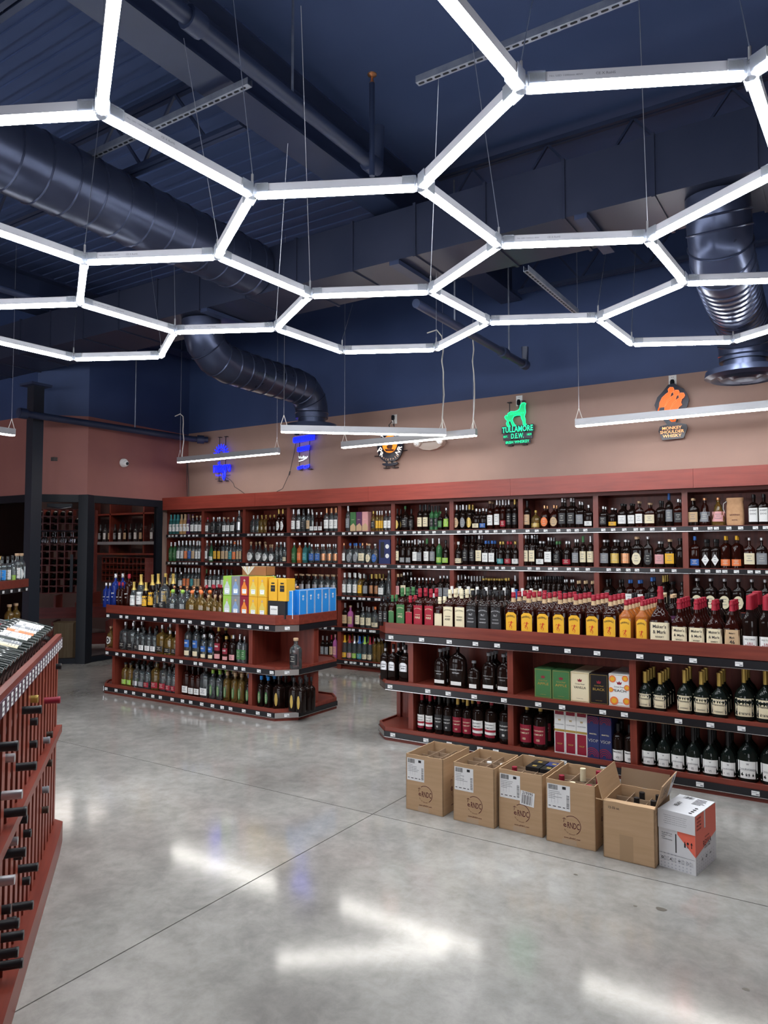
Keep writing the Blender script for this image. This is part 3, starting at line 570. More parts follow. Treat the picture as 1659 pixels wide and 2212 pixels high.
# named designs: shape, glass, cap, h, w, label colour, (width frac, z0, z1, kind), texts [(string, width frac, z, ink, arc)], extras, look
JT = lambda c, l2, l3: [("JACK DANIEL'S", .74, .50, c, .075), (l2, .5, .34, c, 0), (l3, .5, .27, c, 0)]
DES = {
 'fireball': ('fire', 'amber', 'red', .305, .118, 'yellow', (.70, .05, .53, 'scallop'), [('FIREBALL', .60, .445, 'black', .05), ('CINNAMON WHISKY', .55, .095, 'black', 0)], 'tan', 'square amber whisky bottle, yellow label'),
 'fireball_small': ('fire', 'oj', 'red', .28, .10, 'yellow', (.74, .05, .56, 'scallop'), [('FIREBALL', .62, .47, 'black', .045), ('CINNAMON WHISKY', .55, .095, 'black', 0)], 'tan', 'orange liquor bottle, yellow label'),
 'jdgreen': ('jack', 'amber', 'green', .31, .085, 'green', (.86, .03, .58, 'rect'), JT('cream', 'TENNESSEE', 'APPLE'), 'green', 'large square bottle, green label'),
 'jdgreen_small': ('jack', 'amber', 'green', .25, .07, 'green', (.86, .03, .50, 'rect'), JT('cream', 'TENNESSEE', 'APPLE')[:1], 'green', 'small square bottle, green label'),
 'jdred': ('jack', 'amber', 'red', .31, .09, 'red', (.86, .03, .58, 'rect'), JT('cream', 'TENNESSEE', 'FIRE'), 'red', 'large square bottle, red label'),
 'jdred_small': ('jack', 'amber', 'red', .25, .07, 'red', (.86, .03, .50, 'rect'), JT('cream', 'TENNESSEE', 'FIRE')[:1], 'red', 'small square bottle, red label'),
 'jdhoney': ('jack', 'amber', 'cream', .31, .095, 'cream', (.86, .03, .58, 'rect'), JT('black', 'TENNESSEE', 'HONEY'), 'cream', 'large square bottle, cream label'),
 'jdhoney_small': ('jack', 'amber', 'cream', .25, .075, 'cream', (.86, .03, .50, 'rect'), JT('black', 'TENNESSEE', 'HONEY')[:1], 'cream', 'small square bottle, cream label'),
 'jdblack': ('jack', 'dark', 'black', .31, .095, 'black', (.90, .03, .62, 'rect'), [("JACK DANIEL'S", .76, .53, 'silver', .075), ('No.7', .3, .42, 'silver', 0), ('TENNESSEE', .5, .32, 'silver', 0), ('WHISKEY', .6, .24, 'silver', 0)], None, 'square whiskey bottle, black label'),
 'makers': ('makers', 'amber', 'red', .30, .115, 'cream', (.90, .05, .40, 'rect'), [("Maker's", .62, .33, 'black', 0), ('& Mark', .62, .225, 'black', 0), ('WHISKY', .42, .13, 'black', 0)], 'wax', 'squat bottle, red wax neck'),
 'makers_big': ('makers', 'amber', 'red', .375, .15, 'cream', (.90, .05, .38, 'rect'), [("Maker's", .62, .31, 'black', 0), ('& Mark', .62, .215, 'black', 0), ('WHISKY', .42, .13, 'black', 0)], 'wax', 'tallest squat bottle, red wax neck'),
 'makers46': ('makers', 'amber', 'red', .30, .115, 'tan', (.90, .05, .40, 'rect'), [("Maker's", .36, .33, 'black', 0), ('Mark', .3, .24, 'black', 0), ('46', .3, .15, 'black', 0)], 'wax', 'red waxed bottle, 46 label'),
 'turkey': ('turkey', 'dark', 'red', .335, .12, 'white', (.88, .04, .26, 'rect'), [('WILD TURKEY', .66, .20, 'black', 0), ('-101-', .55, .11, 'red', 0)], 'widered', 'dark bottle, thick red neck'),
 'gentleman': ('jack', 'dark', 'black', .29, .088, 'silver', (.82, .28, .52, 'arch'), [('GENTLEMAN', .6, .43, 'black', 0), ('JACK', .4, .36, 'black', 0)], 'silver', 'square dark bottle, silver arched label'),
 'woodford': ('flask', 'dark', 'grey', .285, .105, 'white', (.80, .08, .17, 'rect'), [('WOODFORD RESERVE', .74, .40, 'silver', 0), ('DISTILLED', .4, .33, 'silver', 0)], None, 'flat bourbon bottle, white strip'),
 'woodford_big': ('flask', 'dark', 'grey', .345, .148, 'white', (.60, .06, .14, 'rect'), [('WOODFORD RESERVE', .74, .40, 'silver', 0), ('DISTILLED', .4, .33, 'silver', 0)], None, 'largest flat bourbon bottle'),
 'woodford_small': ('flask', 'dark', 'grey', .215, .10, 'white', (.60, .06, .20, 'rect'), [('WOODFORD RESERVE', .74, .42, 'silver', 0)], None, 'smallest flat bourbon bottle'),
 'hennessy': ('cognac', 'wine', 'gold', .275, .105, 'cream', (.86, .08, .42, 'rect'), [('Hennessy', .66, .29, 'black', 0), ('COGNAC', .5, .14, 'black', 0)], 'frame', 'dark cognac bottle, gold neck'),
 'hennessy_small': ('cognac', 'wine', 'gold', .245, .09, 'cream', (.86, .08, .42, 'rect'), [('Hennessy', .66, .29, 'black', 0), ('COGNAC', .5, .14, 'black', 0)], 'frame', 'smaller cognac bottle, gold neck'),
 'hennessy_big': ('cognac', 'wine', 'gold', .325, .135, 'cream', (.86, .08, .42, 'rect'), [('Hennessy', .66, .29, 'black', 0), ('COGNAC', .5, .14, 'black', 0)], 'frame', 'large cognac bottle, gold neck'),
 'courvoisier': ('cognac', 'wine', 'black', .285, .105, 'white', (.88, .06, .36, 'rect'), [('COURVOISIER', .74, .22, 'grey', .3), ('VS', .16, .12, 'grey', 0)], 'medal', 'dark cognac bottle, white label'),
 'courvoisier_big': ('cognac', 'wine', 'black', .35, .14, 'white', (.88, .06, .36, 'rect'), [('COURVOISIER', .74, .22, 'grey', .35), ('VS', .16, .12, 'grey', 0)], 'medal', 'large cognac bottle, white label'),
 'soco_white': ('stdp', 'dark', 'red', .30, .078, 'white', (.88, .16, .44, 'rect'), [('SOUTHERN', .66, .38, 'black', 0), ('COMFORT', .66, .31, 'black', 0)], 'redband', 'red capped bottle, white label'),
 'soco_white_big': ('stdp', 'dark', 'red', .33, .105, 'white', (.88, .16, .44, 'rect'), [('SOUTHERN', .66, .38, 'black', 0), ('COMFORT', .66, .31, 'black', 0)], 'redband', 'large red capped bottle, white label'),
 'soco_black': ('stdp', 'dark', 'black', .30, .078, 'black', (.88, .12, .50, 'rect'), [('SOUTHERN', .70, .40, 'white', 0), ('COMFORT', .70, .32, 'white', 0), ('80', .2, .20, 'white', 0)], None, 'black capped bottle, black label'),
 'soco_black_big': ('stdp', 'dark', 'black', .33, .10, 'black', (.88, .12, .50, 'rect'), [('SOUTHERN', .70, .40, 'white', 0), ('COMFORT', .70, .32, 'white', 0), ('80', .2, .20, 'white', 0)], None, 'large black capped bottle, black label'),
 'soco_red': ('stdp', 'dark', 'gold', .30, .085, 'darkred', (.88, .12, .50, 'rect'), [('SOUTHERN', .70, .40, 'cream', 0), ('COMFORT', .70, .32, 'cream', 0), ('100', .25, .20, 'cream', 0)], None, 'gold capped bottle, maroon label'),
 'soco_red_big': ('stdp', 'dark', 'gold', .33, .105, 'darkred', (.88, .12, .50, 'rect'), [('SOUTHERN', .70, .40, 'cream', 0), ('COMFORT', .70, .32, 'cream', 0), ('100', .25, .20, 'cream', 0)], None, 'large gold capped bottle, maroon label'),
 'martell': ('std', 'dark', 'black', .25, .078, 'white', (.88, .04, .32, 'rect'), [('MARTELL', .66, .27, 'black', 0), ('VS', .28, .13, 'grey', 0)], None, 'dark bottle, white label'),
 'calab': ('round', 'gold', 'cork', .22, .10, 'white', (.74, .15, .52, 'oval'), [], 'disc', 'round golden bottle, white disc label'),
 't1800blue': ('slim', 'clear', 'silver', .235, .068, 'cream', (.86, .06, .20, 'rect'), [], '1800b', 'short clear bottle, blue numbered label'),
 't1800blue_big': ('slim', 'clear', 'silver', .325, .078, 'cream', (.86, .06, .20, 'rect'), [], '1800b', 'tall clear bottle, blue numbered label'),
 't1800red': ('slim', 'amber', 'gold', .235, .07, 'pink', (.86, .06, .20, 'rect'), [], '1800r', 'short amber bottle, red numbered label'),
 't1800red_big': ('slim', 'amber', 'gold', .315, .078, 'pink', (.86, .06, .20, 'rect'), [], '1800r', 'tall amber bottle, red numbered label'),
 'hblack': ('jack', 'dark', 'black', .29, .092, 'gold', (.42, .10, .50, 'oval'), [], None, 'square black bottle, gold oval'),
 'bluescript': ('slim', 'blue', 'silver', .26, .075, 'none', (.8, .1, .5, 'rect'), [('agave', .6, .42, 'white', 0), ('sky', .3, .30, 'white', 0)], None, 'short deep blue bottle, white script'),
 'bluescript_tall': ('slim', 'blue', 'silver', .36, .085, 'none', (.8, .1, .5, 'rect'), [('agave', .6, .42, 'white', 0), ('sky', .3, .32, 'white', 0)], None, 'tall deep blue bottle, white script'),
 'darkscript': ('slim', 'amber', 'red', .27, .075, 'none', (.8, .1, .5, 'rect'), [('agave', .6, .42, 'white', 0), ('sky', .3, .30, 'white', 0)], None, 'short dark bottle, white script'),
 'darkscript_tall': ('slim', 'amber', 'red', .36, .09, 'none', (.8, .1, .5, 'rect'), [('agave', .6, .42, 'white', 0), ('sky', .3, .32, 'white', 0)], None, 'tall dark bottle, white script'),
 'sheep': ('jack', 'dark', 'black', .29, .105, 'white', (.92, .10, .55, 'rect'), [('SHEEP', .7, .47, 'black', 0), ('DOG', .6, .36, 'black', 0)], None, 'dark bottle, white lettered label'),
}
for g_, l_ in (('clear', 'green'), ('gold', 'green'), ('dark', 'green')):
    DES['hornitos.' + g_] = ('slim', g_, {'clear': 'lime', 'gold': 'tan', 'dark': 'sky'}[g_], .275, .072, l_, (.46, .12, .50, 'oval'), [], None, '%s tequila bottle, green oval' % {'clear': 'clear', 'gold': 'golden', 'dark': 'dark'}[g_])
KIND = {'fireball': 'whisky', 'jd': 'whiskey', 'makers': 'bourbon', 'turkey': 'bourbon', 'woodford': 'bourbon', 'gentle': 'whiskey', 'hennessy': 'cognac', 'courv': 'cognac', 'martell': 'cognac',
        'soco': 'liqueur', 't1800': 'tequila', 'horn': 'tequila', 'hblack': 'tequila', 'calab': 'tequila'}
BPARTS = {}
def bottle_parts(spec, surf):
    if spec in BPARTS: return BPARTS[spec]
    parts = []
    if spec in DES:
        sh, g, cp, h, w, lc, (lw, z0, z1, lk), txt, ex, look = DES[spec]; b = Bot(sh, w, h); n = 20
        name = next((v for k, v in KIND.items() if spec.startswith(k)), 'whiskey') + '_bottle'
    else:
        f = spec.split('.'); sh, g, cp, lc = f[:4]; h = float('.'+f[4]); w = float('.'+f[5])
        ex, n = None, 14; lk, z0, z1, lw = 'rect', .14, .50, .86; txt = []
        if sh == 'jdtiny': sh = 'jack'
        if 'low' in f: z0, z1 = .08, .28
        for q in ('oval', 'diamond'):
            if q in f: lk, lw, z0, z1 = q, .8, .08, .48
        b = Bot(sh, w, h)
        look = '%s %s bottle, %s cap' % (ADJ[sh], GW.get(g, g), cp)
        if lc != 'clear': look += ', %s label' % lc
        name = (('rum_bottle', 'rum_bottle', 'tequila_bottle', 'tequila_bottle', 'tequila_bottle', 'whiskey_bottle', 'whiskey_bottle', 'bourbon_bottle', 'bourbon_bottle', 'bourbon_bottle')[int(surf[2])] if surf[0] == 'W' else None) or {'W': 'liquor_bottle', 'R': 'whiskey_bottle', 'L': 'tequila_bottle', 'G': 'gin_bottle'}[surf[0]]
        if lc not in ('clear', 'silver') and n: txt = [('~', 0, 0, 0, 0)]
    parts.append(('glass_body', b.body(glass(g), .97 if CAPST.get(sh) != 'ball' else .84, n).mesh('glass_body', True)))
    st = CAPST.get(sh, 'cap')
    if ex == 'wax': m_ = b.band(solid(cp), .78, 1.0, .0035); a_ = b.ab(.97)[0]; m_.lathe([(b.h*.9, a_*1.5), (b.h*.92, a_*1.62), (b.h*.94, a_*1.5)], solid(cp), 14); cm, cn = m_, 'wax_seal'
    elif ex == 'widered': cm, cn = b.band(solid('red'), .74, 1.0, .002), 'neck_wrap'
    elif sh == 'cognac': cm, cn = cap_mesh(b, solid(cp), 'longfoil'), 'foil_capsule'
    else: cm, cn = cap_mesh(b, solid(cp), st if cp != 'cork' or st == 'ball' else 'cork'), 'cap'
    parts.append((cn, cm.mesh(cn, True)))
    if lc != 'clear':
        mb = MB(); W = b.w*lw
        if lc == 'none': pass
        elif lc != 'black' or lk != 'rect' or not spec in DES: b.patch(mb, solid(lc), W, z0, z1, lk)
        else: b.patch(mb, mat('label_black', (.02, .02, .022), .45), W, z0, z1, lk)
        fn = b.surf(.0022)
        for s_, tw, tz, ink, arc in txt:
            if s_ == '~':
                ik = INKG if lc in ('white', 'cream', 'tan', 'yellow', 'pink', 'silver') else mat('pale_ink', (.5, .48, .42), .5)
                for q_, ww in ((.72, .5), (.52, .3), (.30, .56)):
                    zz = (z0 + (z1-z0)*q_); b.patch(mb, ik, W*ww*(.8 if lk != 'rect' else 1), zz, zz+.016, 'rect', .0018, 4)
            else: put_text(mb, s_, b.w*tw, fn, {'black': INK, 'grey': INKG}.get(ink) or solid(ink), 0, tz*b.h, arc*b.w/.1 if arc else 0, hgt=None if len(s_) > 5 else b.h*.05 if s_ not in ('46', '-101-') else b.h*.075)
        if ex == 'redband': b.patch(mb, solid('red'), W, .22, .27, 'rect', .0016); b.patch(mb, solid('darkred'), W*.9, .10, .155, 'rect', .0016)
        if ex == 'frame':
            for s_ in (-1, 1):
                for q_ in range(5): put_text(mb, 'x', .008, fn, INKG, s_*W*.42, (.13+q_*.055)*b.h)
            for q_ in range(7): put_text(mb, 'x', .008, fn, INKG, (q_-3)*W*.12, .385*b.h)
        if ex == 'medal': put_text(mb, 'w', b.w*.14, fn, INKG, 0, .31*b.h)
        if ex == 'disc': b.patch(mb, INK, W*.66, .22, .45, 'oval', .0014); b.patch(mb, solid('white'), W*.3, .28, .39, 'oval', .002)
        if ex in ('1800b', '1800r'):
            b.patch(mb, solid('blue' if ex[-1] == 'b' else 'darkred'), W, .30, .52, 'rect'); put_text(mb, '1800', W*.62, fn, solid('white'), 0, .43*b.h)
        if spec.startswith('fireball'):  # the leaping red figure on the label, drawn with a few strokes
            k = b.w/.118; fig = [((-.004,.068),(.003,.085),.007), ((.003,.085),(.004,.097),.009), ((.003,.084),(.018,.090),.003), ((.003,.084),(-.014,.092),.003), ((-.014,.092),(-.020,.082),.003),
                   ((-.004,.068),(.009,.056),.004), ((.009,.056),(.004,.042),.003), ((-.004,.068),(-.013,.058),.004), ((-.013,.058),(-.004,.050),.003), ((-.006,.070),(-.018,.074),.002)]
            for p, q, t in fig:
                dx, dz = q[0]-p[0], q[1]-p[1]; l = math.hypot(dx, dz); nx_, nz_ = -dz/l*t/2, dx/l*t/2
                mb.add([fn((p[0]+nx_)*k, (p[1]+nz_)*k), fn((p[0]-nx_)*k, (p[1]-nz_)*k), fn((q[0]-nx_)*k, (q[1]-nz_)*k), fn((q[0]+nx_)*k, (q[1]+nz_)*k)], [(0,1,2,3)], mat('print_red', (.55, .03, .01), .5))
        if spec.startswith('horn'):
            put_text(mb, 'HORNITOS', b.h*.26, fn, solid('cream'), 0, .31*b.h, rot=pi/2)
        parts.append(('label', mb.mesh('label')))
    if ex in ('tan', 'green', 'red', 'cream', 'silver') : parts.append(('neck_band', b.band(solid(ex), .765 if ex == 'tan' else .79, .865, .0015).mesh('neck_band', True)))
    BPARTS[spec] = (b, name, look, parts); return BPARTS[spec]

ORD = 'first second third fourth fifth sixth seventh eighth ninth tenth eleventh twelfth thirteenth fourteenth fifteenth sixteenth seventeenth eighteenth nineteenth twentieth twenty-first twenty-second twenty-third twenty-fourth twenty-fifth twenty-sixth twenty-seventh twenty-eighth twenty-ninth thirtieth'.split()
ROWN = [None, 'one', 'two', 'three', 'four', 'five', 'six', 'seven']
SURF = {}
WZS = {1: 1.747, 2: 1.337, 3: .927, 4: .532, 5: .122}
for s_ in WZS:
    for b_ in range(10): SURF['W%d%d' % (s_, b_)] = (7.625, WZS[s_], '%s wall bay, %s shelf' % (ORD[b_], ['top', 'second', 'third', 'fourth', 'bottom'][s_-1]))
SURF.update({'RT': (5.035, .897, 'right island top'), 'RTb': (5.50, .897, 'right island back top'), 'RM': (5.04, .462, 'right island middle shelf'), 'RMe': (5.04, .462, 'right island end shelf'),
             'RB': (5.04, .092, 'right island bottom shelf'), 'LT': (5.035, .897, 'left island top'), 'LTb': (5.27, .897, 'left island middle top'), 'LTc': (5.33, .897, 'left island rear top'),
             'LM': (5.04, .462, 'left island middle shelf'), 'LMe': (5.10, .462, 'left island left end'), 'LMe2': (5.04, .462, 'left island right end'), 'LB': (5.04, .092, 'left island bottom shelf'), 'LBf': (5.17, .092, 'left island bottom corner rear'), 'LBe': (5.04, .092, 'left island bottom corner')})
SKEW = {'LBe': .0}
BUILT = {}
def place_bottles():
    rows = {}
    for ln in ITEMS.strip().split('\n'):
        c, spec, r, *xs = ln.split()
        for x in xs: rows.setdefault(c, []).append((float(x), spec, int(r)))
    for c, it in rows.items():
        it.sort(); yf, z, place = SURF[c]
        for i, (x, spec, nr) in enumerate(it):
            b, name, look, parts = bottle_parts(spec, c)
            w = b.w; gap = min([abs(x-it[j][0])*2 - bottle_parts(it[j][1], c)[0].w for j in (i-1, i+1) if 0 <= j < len(it)] + [w])
            gaps = [abs(x-it[j][0]) for j in (i-1, i+1) if 0 <= j < len(it)]
            sc = 1.
            for j in (i-1, i+1):
                if 0 <= j < len(it):
                    wj = bottle_parts(it[j][1], c)[0].w; d = abs(x-it[j][0]); sc = min(sc, d*.985/((w+wj)/2))
            sc = max(sc, .55); dep = b.w*b.dr*sc
            for k in range(nr):
                y = yf + dep/2 + k*(dep+.010)
                who = '%s from left' % ORD[min(i, 29)]
                lab = look + ', ' + (who if k == 0 else 'row %s, %s' % (ROWN[k+1], who)) + ', ' + place
                if len(lab.split()) > 16: lab = lab.replace(' cap,', ',', 1) if ' cap,' in lab else lab
                ln_ = lab.split()
                if len(ln_) > 16: lab = lab.replace(' from left', ' along')
                rz = random.uniform(-.10, .10) if b.sq < 3 else random.uniform(-.02, .02)
                hs = 1 + random.uniform(-.003, .003)
                if spec not in BUILT:
                    o = thing(name, lab, 'bottle', (x, y, z), rz)
                    for pn, me in parts: link(pn, me, o)
                    BUILT[spec] = o
                else: o = dup(BUILT[spec], None, (x, y, z), rz, lab)
                o.scale = (sc, sc, hs); o['group'] = 'bottles on the ' + place
                nm_ = ('rum_bottle', 'rum_bottle', 'tequila_bottle', 'tequila_bottle', 'tequila_bottle', 'whiskey_bottle', 'whiskey_bottle', 'bourbon_bottle', 'bourbon_bottle', 'bourbon_bottle')[int(c[2])] if c[0] == 'W' else name  # right-hand bays hold whiskey as well, under a separate name
                if nm_ != o.name.split('.')[0]: o.name = nm_
                if k and i % 3 == 1: o.location.y += .004

# ---------------------------------------------------------------- the room
FLOOR = noisy('polished_concrete', (.225, .213, .197), (.40, .382, .356), (1, 1, 1), 1.1, 10, (.075, .135), .004, .34, .66, coord='Object', spec=.6)
def floor_mat():
    nt = FLOOR.node_tree; N = nt.nodes; Lk = nt.links.new
    # fine mottling and pale clouds of the worn concrete
    tc = N.new('ShaderNodeTexCoord'); n2 = N.new('ShaderNodeTexNoise'); n2.inputs['Scale'].default_value = 9; n2.inputs['Detail'].default_value = 12; n2.inputs['Roughness'].default_value = .7
    n2.inputs['Distortion'].default_value = .25
    mx = N.new('ShaderNodeMixRGB'); mx.blend_type = 'MULTIPLY'; mx.inputs[0].default_value = .55
    cr = N.new('ShaderNodeValToRGB'); cr.color_ramp.elements[0].position = .35; cr.color_ramp.elements[0].color = (.62, .62, .62, 1); cr.color_ramp.elements[1].position = .62; cr.color_ramp.elements[1].color = (1.12, 1.12, 1.12, 1)
    old = [n for n in N if n.type == 'VALTORGB' and n != cr][0]
    Lk(tc.outputs['Object'], n2.inputs['Vector']); Lk(n2.outputs['Fac'], cr.inputs[0]); Lk(old.outputs[0], mx.inputs[1]); Lk(cr.outputs[0], mx.inputs[2]); Lk(mx.outputs[0], N['Principled BSDF'].inputs['Base Color'])
floor_mat()
J = .003
STAIN = mat('dried_floor_stain', (.12, .105, .085), .35)
fl = struct('floor', MB().box((-13, -5, -.06), (4.5, 9, -.006), mat('joint_base', (.15, .135, .115), .8)))  # brownish bed showing in the slab joints
for k, (x0, x1, y0, y1) in enumerate([(-13, -6.4, -5, 3.57), (-6.4, -2.36, -5, 3.57), (-2.36, 4.5, -5, 3.57), (-13, -6.4, 3.57, 9), (-6.4, -2.36, 3.57, 9), (-2.36, 4.5, 3.57, 9)]):
    MB().box((x0+J, y0+J, -.0055), (x1-J, y1-J, 0), FLOOR).obj('concrete_slab', fl)
for i, (x, y, r_) in enumerate(((-.72, 3.30, .022), (-.82, 3.27, .008), (-1.13, 3.43, .010), (-.35, 2.87, .012))):
    MB().prism([(r_*(1+.12*sin(3*a+i))*cos(a), r_*.8*(1+.10*cos(2*a))*sin(a)) for a in [2*pi*k/16 for k in range(16)]], .0001, .0006, STAIN).obj('floor_stain', fl, loc=(x, y, 0))
struct('ceiling', MB().box((-13, -5, 5.0), (4.5, 9, 5.1), CEILN))
struct('wall_back', MB().box((-8.95, 8.0, 0), (4.5, 8.15, 3.34), PINK).box((-8.95, 8.0, 3.34), (4.5, 8.15, 5.0), NAVY))
struct('wall_right', MB().box((4.4, -5, 0), (4.5, 8.0, 3.34), PINK).box((4.4, -5, 3.34), (4.5, 8.0, 5.0), NAVY))
fw = MB().box((-13, -5.15, 0), (4.5, -5.0, .45), PINK).box((-13, -5.15, 2.9), (4.5, -5.0, 5.0), NAVY)
for x0, x1 in ((-13, -11.5), (-9.2, -8.6), (-6.3, -5.7), (-3.4, .1), (2.4, 4.5)): fw.box((x0, -5.149, .45), (x1, -5.001, 2.9), PINK)  # unseen piers; the broad one is added to keep window reflections off the door
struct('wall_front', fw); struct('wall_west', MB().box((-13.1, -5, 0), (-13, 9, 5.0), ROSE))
P = (-8.68, 6.13); P2 = (-9.14, 5.67); HD = 2.25
# the wine room's walls above the glass: a short return, a 45 degree face and a face parallel to the back wall
def wallseg(name, a, b, th=.1):
    dx, dy = b[0]-a[0], b[1]-a[1]; l = math.hypot(dx, dy); nx, ny = -dy/l*th, dx/l*th
    q = [a, b, (b[0]+nx, b[1]+ny), (a[0]+nx, a[1]+ny)]
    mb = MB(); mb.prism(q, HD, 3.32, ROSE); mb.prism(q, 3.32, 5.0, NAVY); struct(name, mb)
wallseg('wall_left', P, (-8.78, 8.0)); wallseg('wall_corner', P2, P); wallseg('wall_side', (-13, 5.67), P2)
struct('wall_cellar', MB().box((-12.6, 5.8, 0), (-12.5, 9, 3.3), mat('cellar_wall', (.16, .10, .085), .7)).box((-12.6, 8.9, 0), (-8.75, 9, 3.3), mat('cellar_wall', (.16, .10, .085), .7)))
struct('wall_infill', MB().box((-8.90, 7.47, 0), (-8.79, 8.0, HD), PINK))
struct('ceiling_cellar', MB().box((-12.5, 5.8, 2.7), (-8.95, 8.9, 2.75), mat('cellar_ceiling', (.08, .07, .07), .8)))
def gmat():
    m = bpy.data.materials.new('dark_window_glass'); m.use_nodes = True; nt = m.node_tree; N = nt.nodes
    N.remove(N['Principled BSDF']); tr = N.new('ShaderNodeBsdfTransparent'); tr.inputs[0].default_value = (.80, .80, .84, 1)
    gl = N.new('ShaderNodeBsdfGlossy'); gl.inputs['Roughness'].default_value = .03; mx = N.new('ShaderNodeMixShader'); fr = N.new('ShaderNodeFresnel'); fr.inputs[0].default_value = 1.22
    nt.links.new(fr.outputs[0], mx.inputs[0]); nt.links.new(tr.outputs[0], mx.inputs[1]); nt.links.new(gl.outputs[0], mx.inputs[2]); nt.links.new(mx.outputs[0], N['Material Output'].inputs[0]); return m
PANE = gmat()
def frame(name, a, b, posts=(.06, .06), mid=None, closer=False):
    l = math.hypot(b[0]-a[0], b[1]-a[1]); rz = math.atan2(b[1]-a[1], b[0]-a[0])
    fr = link(name, None, None, (a[0], a[1], 0), rz, kind='structure')
    MB().box((0, -.03, HD-.10), (l, .05, HD), BLK).obj('header', fr); MB().box((posts[0], -.029, 0), (l-posts[1], .049, .07), BLK).obj('sill', fr)
    MB().box((0, -.031, 0), (posts[0], .051, HD-.10), BLK).obj('jamb', fr); MB().box((l-posts[1], -.031, 0), (l, .051, HD-.10), BLK).obj('jamb', fr)
    MB().box((posts[0], .004, .07), (l-posts[1], .012, HD-.10), PANE).obj('pane', fr)
    if closer:
        MB().box((l-.44, -.08, HD-.175), (l-.13, -.031, HD-.125), BLK).obj('door_closer', fr)
        MB().tube([(l-.42, -.09, HD-.17), (l-.25, -.11, HD-.19), (l-.14, -.10, HD-.17)], .006, CHR).obj('closer_arm', fr)
        MB().box((l-.14, -.07, .95), (l-.105, -.035, 1.45), BLK).obj('pull_handle', fr)
    return fr
frame('door_1', P2, (P[0]-.03, P[1]-.03), (.05, .055), closer=True)
frame('window_1', P, (-8.76, 7.46), (.10, .09))
frame('window_2', (-12.9, 5.67), (-9.16, 5.67), (.05, .16))
MB().box((-.07, -.07, 0), (.07, .07, HD), BLK).obj('trim_1', None, loc=(P[0]+.0, P[1]-.01, 0), rz=radians(22.5), kind='structure')

# steel column standing free in front of the wine room
c = thing('steel_column', 'black square steel column in front of the wine room glass', 'column', (-8.842, 5.462, 0))
MB().box((-.072, -.072, 0), (.072, .072, 3.62), mat('dark_column_paint', (.018, .022, .032), .35, spec=.35)).obj('shaft', c)
MB().box((-.13, -.13, 0), (.13, .13, .02), BLK).obj('base_plate', c); MB().box((-.14, -.14, 3.62), (.14, .14, 3.65), NAVYM).obj('cap_plate', c)

# ---------------------------------------------------------------- overhead steel, ducts and pipes
tr = thing('rectangular_duct', 'wide rectangular main air duct running along the store overhead', 'duct', (0, 5.03, 3.9))
MB().box((-12, 0, 0), (4.4, .65, .42), TRUNK).obj('duct_body', tr)
x = -11.6
seam = MB().box((-.012, -.012, -.012), (.012, .662, .432), TRUNK).mesh('duct_seam')
while x < 4.3: link('duct_seam', seam, tr, (x, 0, 0)); x += .62
for x in (-5.3, -3.1, -1.55, .4): MB().box((-.045, -.03, -.05), (.045, .69, -.014), NAVYM).obj('strut_hanger', tr, loc=(x, 0, 0))
def spiral(name, lab, pts, r, n0=26, outlet=None, ribs=.17):
    t = thing(name, lab, 'duct', pts[0]); o = pts[0]; q = [(p[0]-o[0], p[1]-o[1], p[2]-o[2]) for p in pts]
    MB().tube(q, r, DUCT, 28).obj('duct_pipe', t, True)
    from mathutils import Vector as V
    acc = .12
    rib = None
    for a, b in zip(q, q[1:]):
        a, b = V(a), V(b); l = (b-a).length; d = (b-a)/l
        while acc < l:
            p = a + d*acc
            if rib is None:
                rib = MB().tube([(0, 0, -.008), (0, 0, 0), (0, 0, .008)], [r+.001, r+.009, r+.001], DUCT, 28, False).mesh('seam_ring', True)
            o2 = link('seam_ring', rib, t, p); o2.rotation_mode = 'QUATERNION'; o2.rotation_quaternion = d.to_track_quat('Z', 'Y'); acc += ribs
        acc -= l
    if outlet:
        ox, oy, oz = q[-1]
        MB().tube([(ox, oy, oz+.02), (ox, oy, oz-.10)], r*.85, DUCT, 28).obj('collar', t, True)
        MB().lathe([(0, .10), (.02, r*1.55), (-.03, r*1.6), (-.055, r*1.35), (-.03, r*1.1), (-.06, r*.95), (-.035, r*.7), (-.06, r*.5), (-.04, r*.2)][::-1], DUCT, 32).obj('round_diffuser', t, True, loc=(ox, oy, oz-.10))
    return t
def arc(p, q, r_, n=6):  # quarter bend from travelling +Y to travelling -Z
    return [(p[0], p[1] + r_*sin(a), p[2] - r_*(1-cos(a))) for a in [pi/2*i/n for i in range(1, n+1)]]
def arcz(p, r_, n=5): return [(p[0], p[1] + r_*(1-cos(a)), p[2] - r_*sin(a)) for a in [pi/2*i/n for i in range(1, n+1)]]
a0 = (-5.55, 6.75, 3.47)
spiral('round_duct', 'round spiral duct turning down over the middle of the back wall', [(-5.62, 5.27, 3.895), (-5.62, 5.28, 3.80), (-5.62, 5.33, 3.66), (-5.61, 5.45, 3.55), (-5.60, 5.62, 3.50), (-5.58, 6.1, 3.48), a0] + arc(a0, None, .28) + [(-5.55, 7.03, 3.12)], .20, outlet=True)
a1 = (-.745, 6.72, 3.50)
spiral('round_duct', 'round spiral duct with red and green glints, at the right', [(-.70, 5.27, 3.895), (-.70, 5.28, 3.80), (-.70, 5.33, 3.67), (-.71, 5.45, 3.57), (-.71, 5.62, 3.52), (-.73, 6.1, 3.51), a1] + arc(a1, None, .30) + [(-.745, 7.02, 3.16)], .205, outlet=True, ribs=.10)
spiral('round_duct', 'large round spiral duct passing overhead at the upper left', [(-4.66, .6, 4.14), (-4.66, 4.4, 4.14), (-4.66, 5.015, 4.14)], .25, ribs=.21)
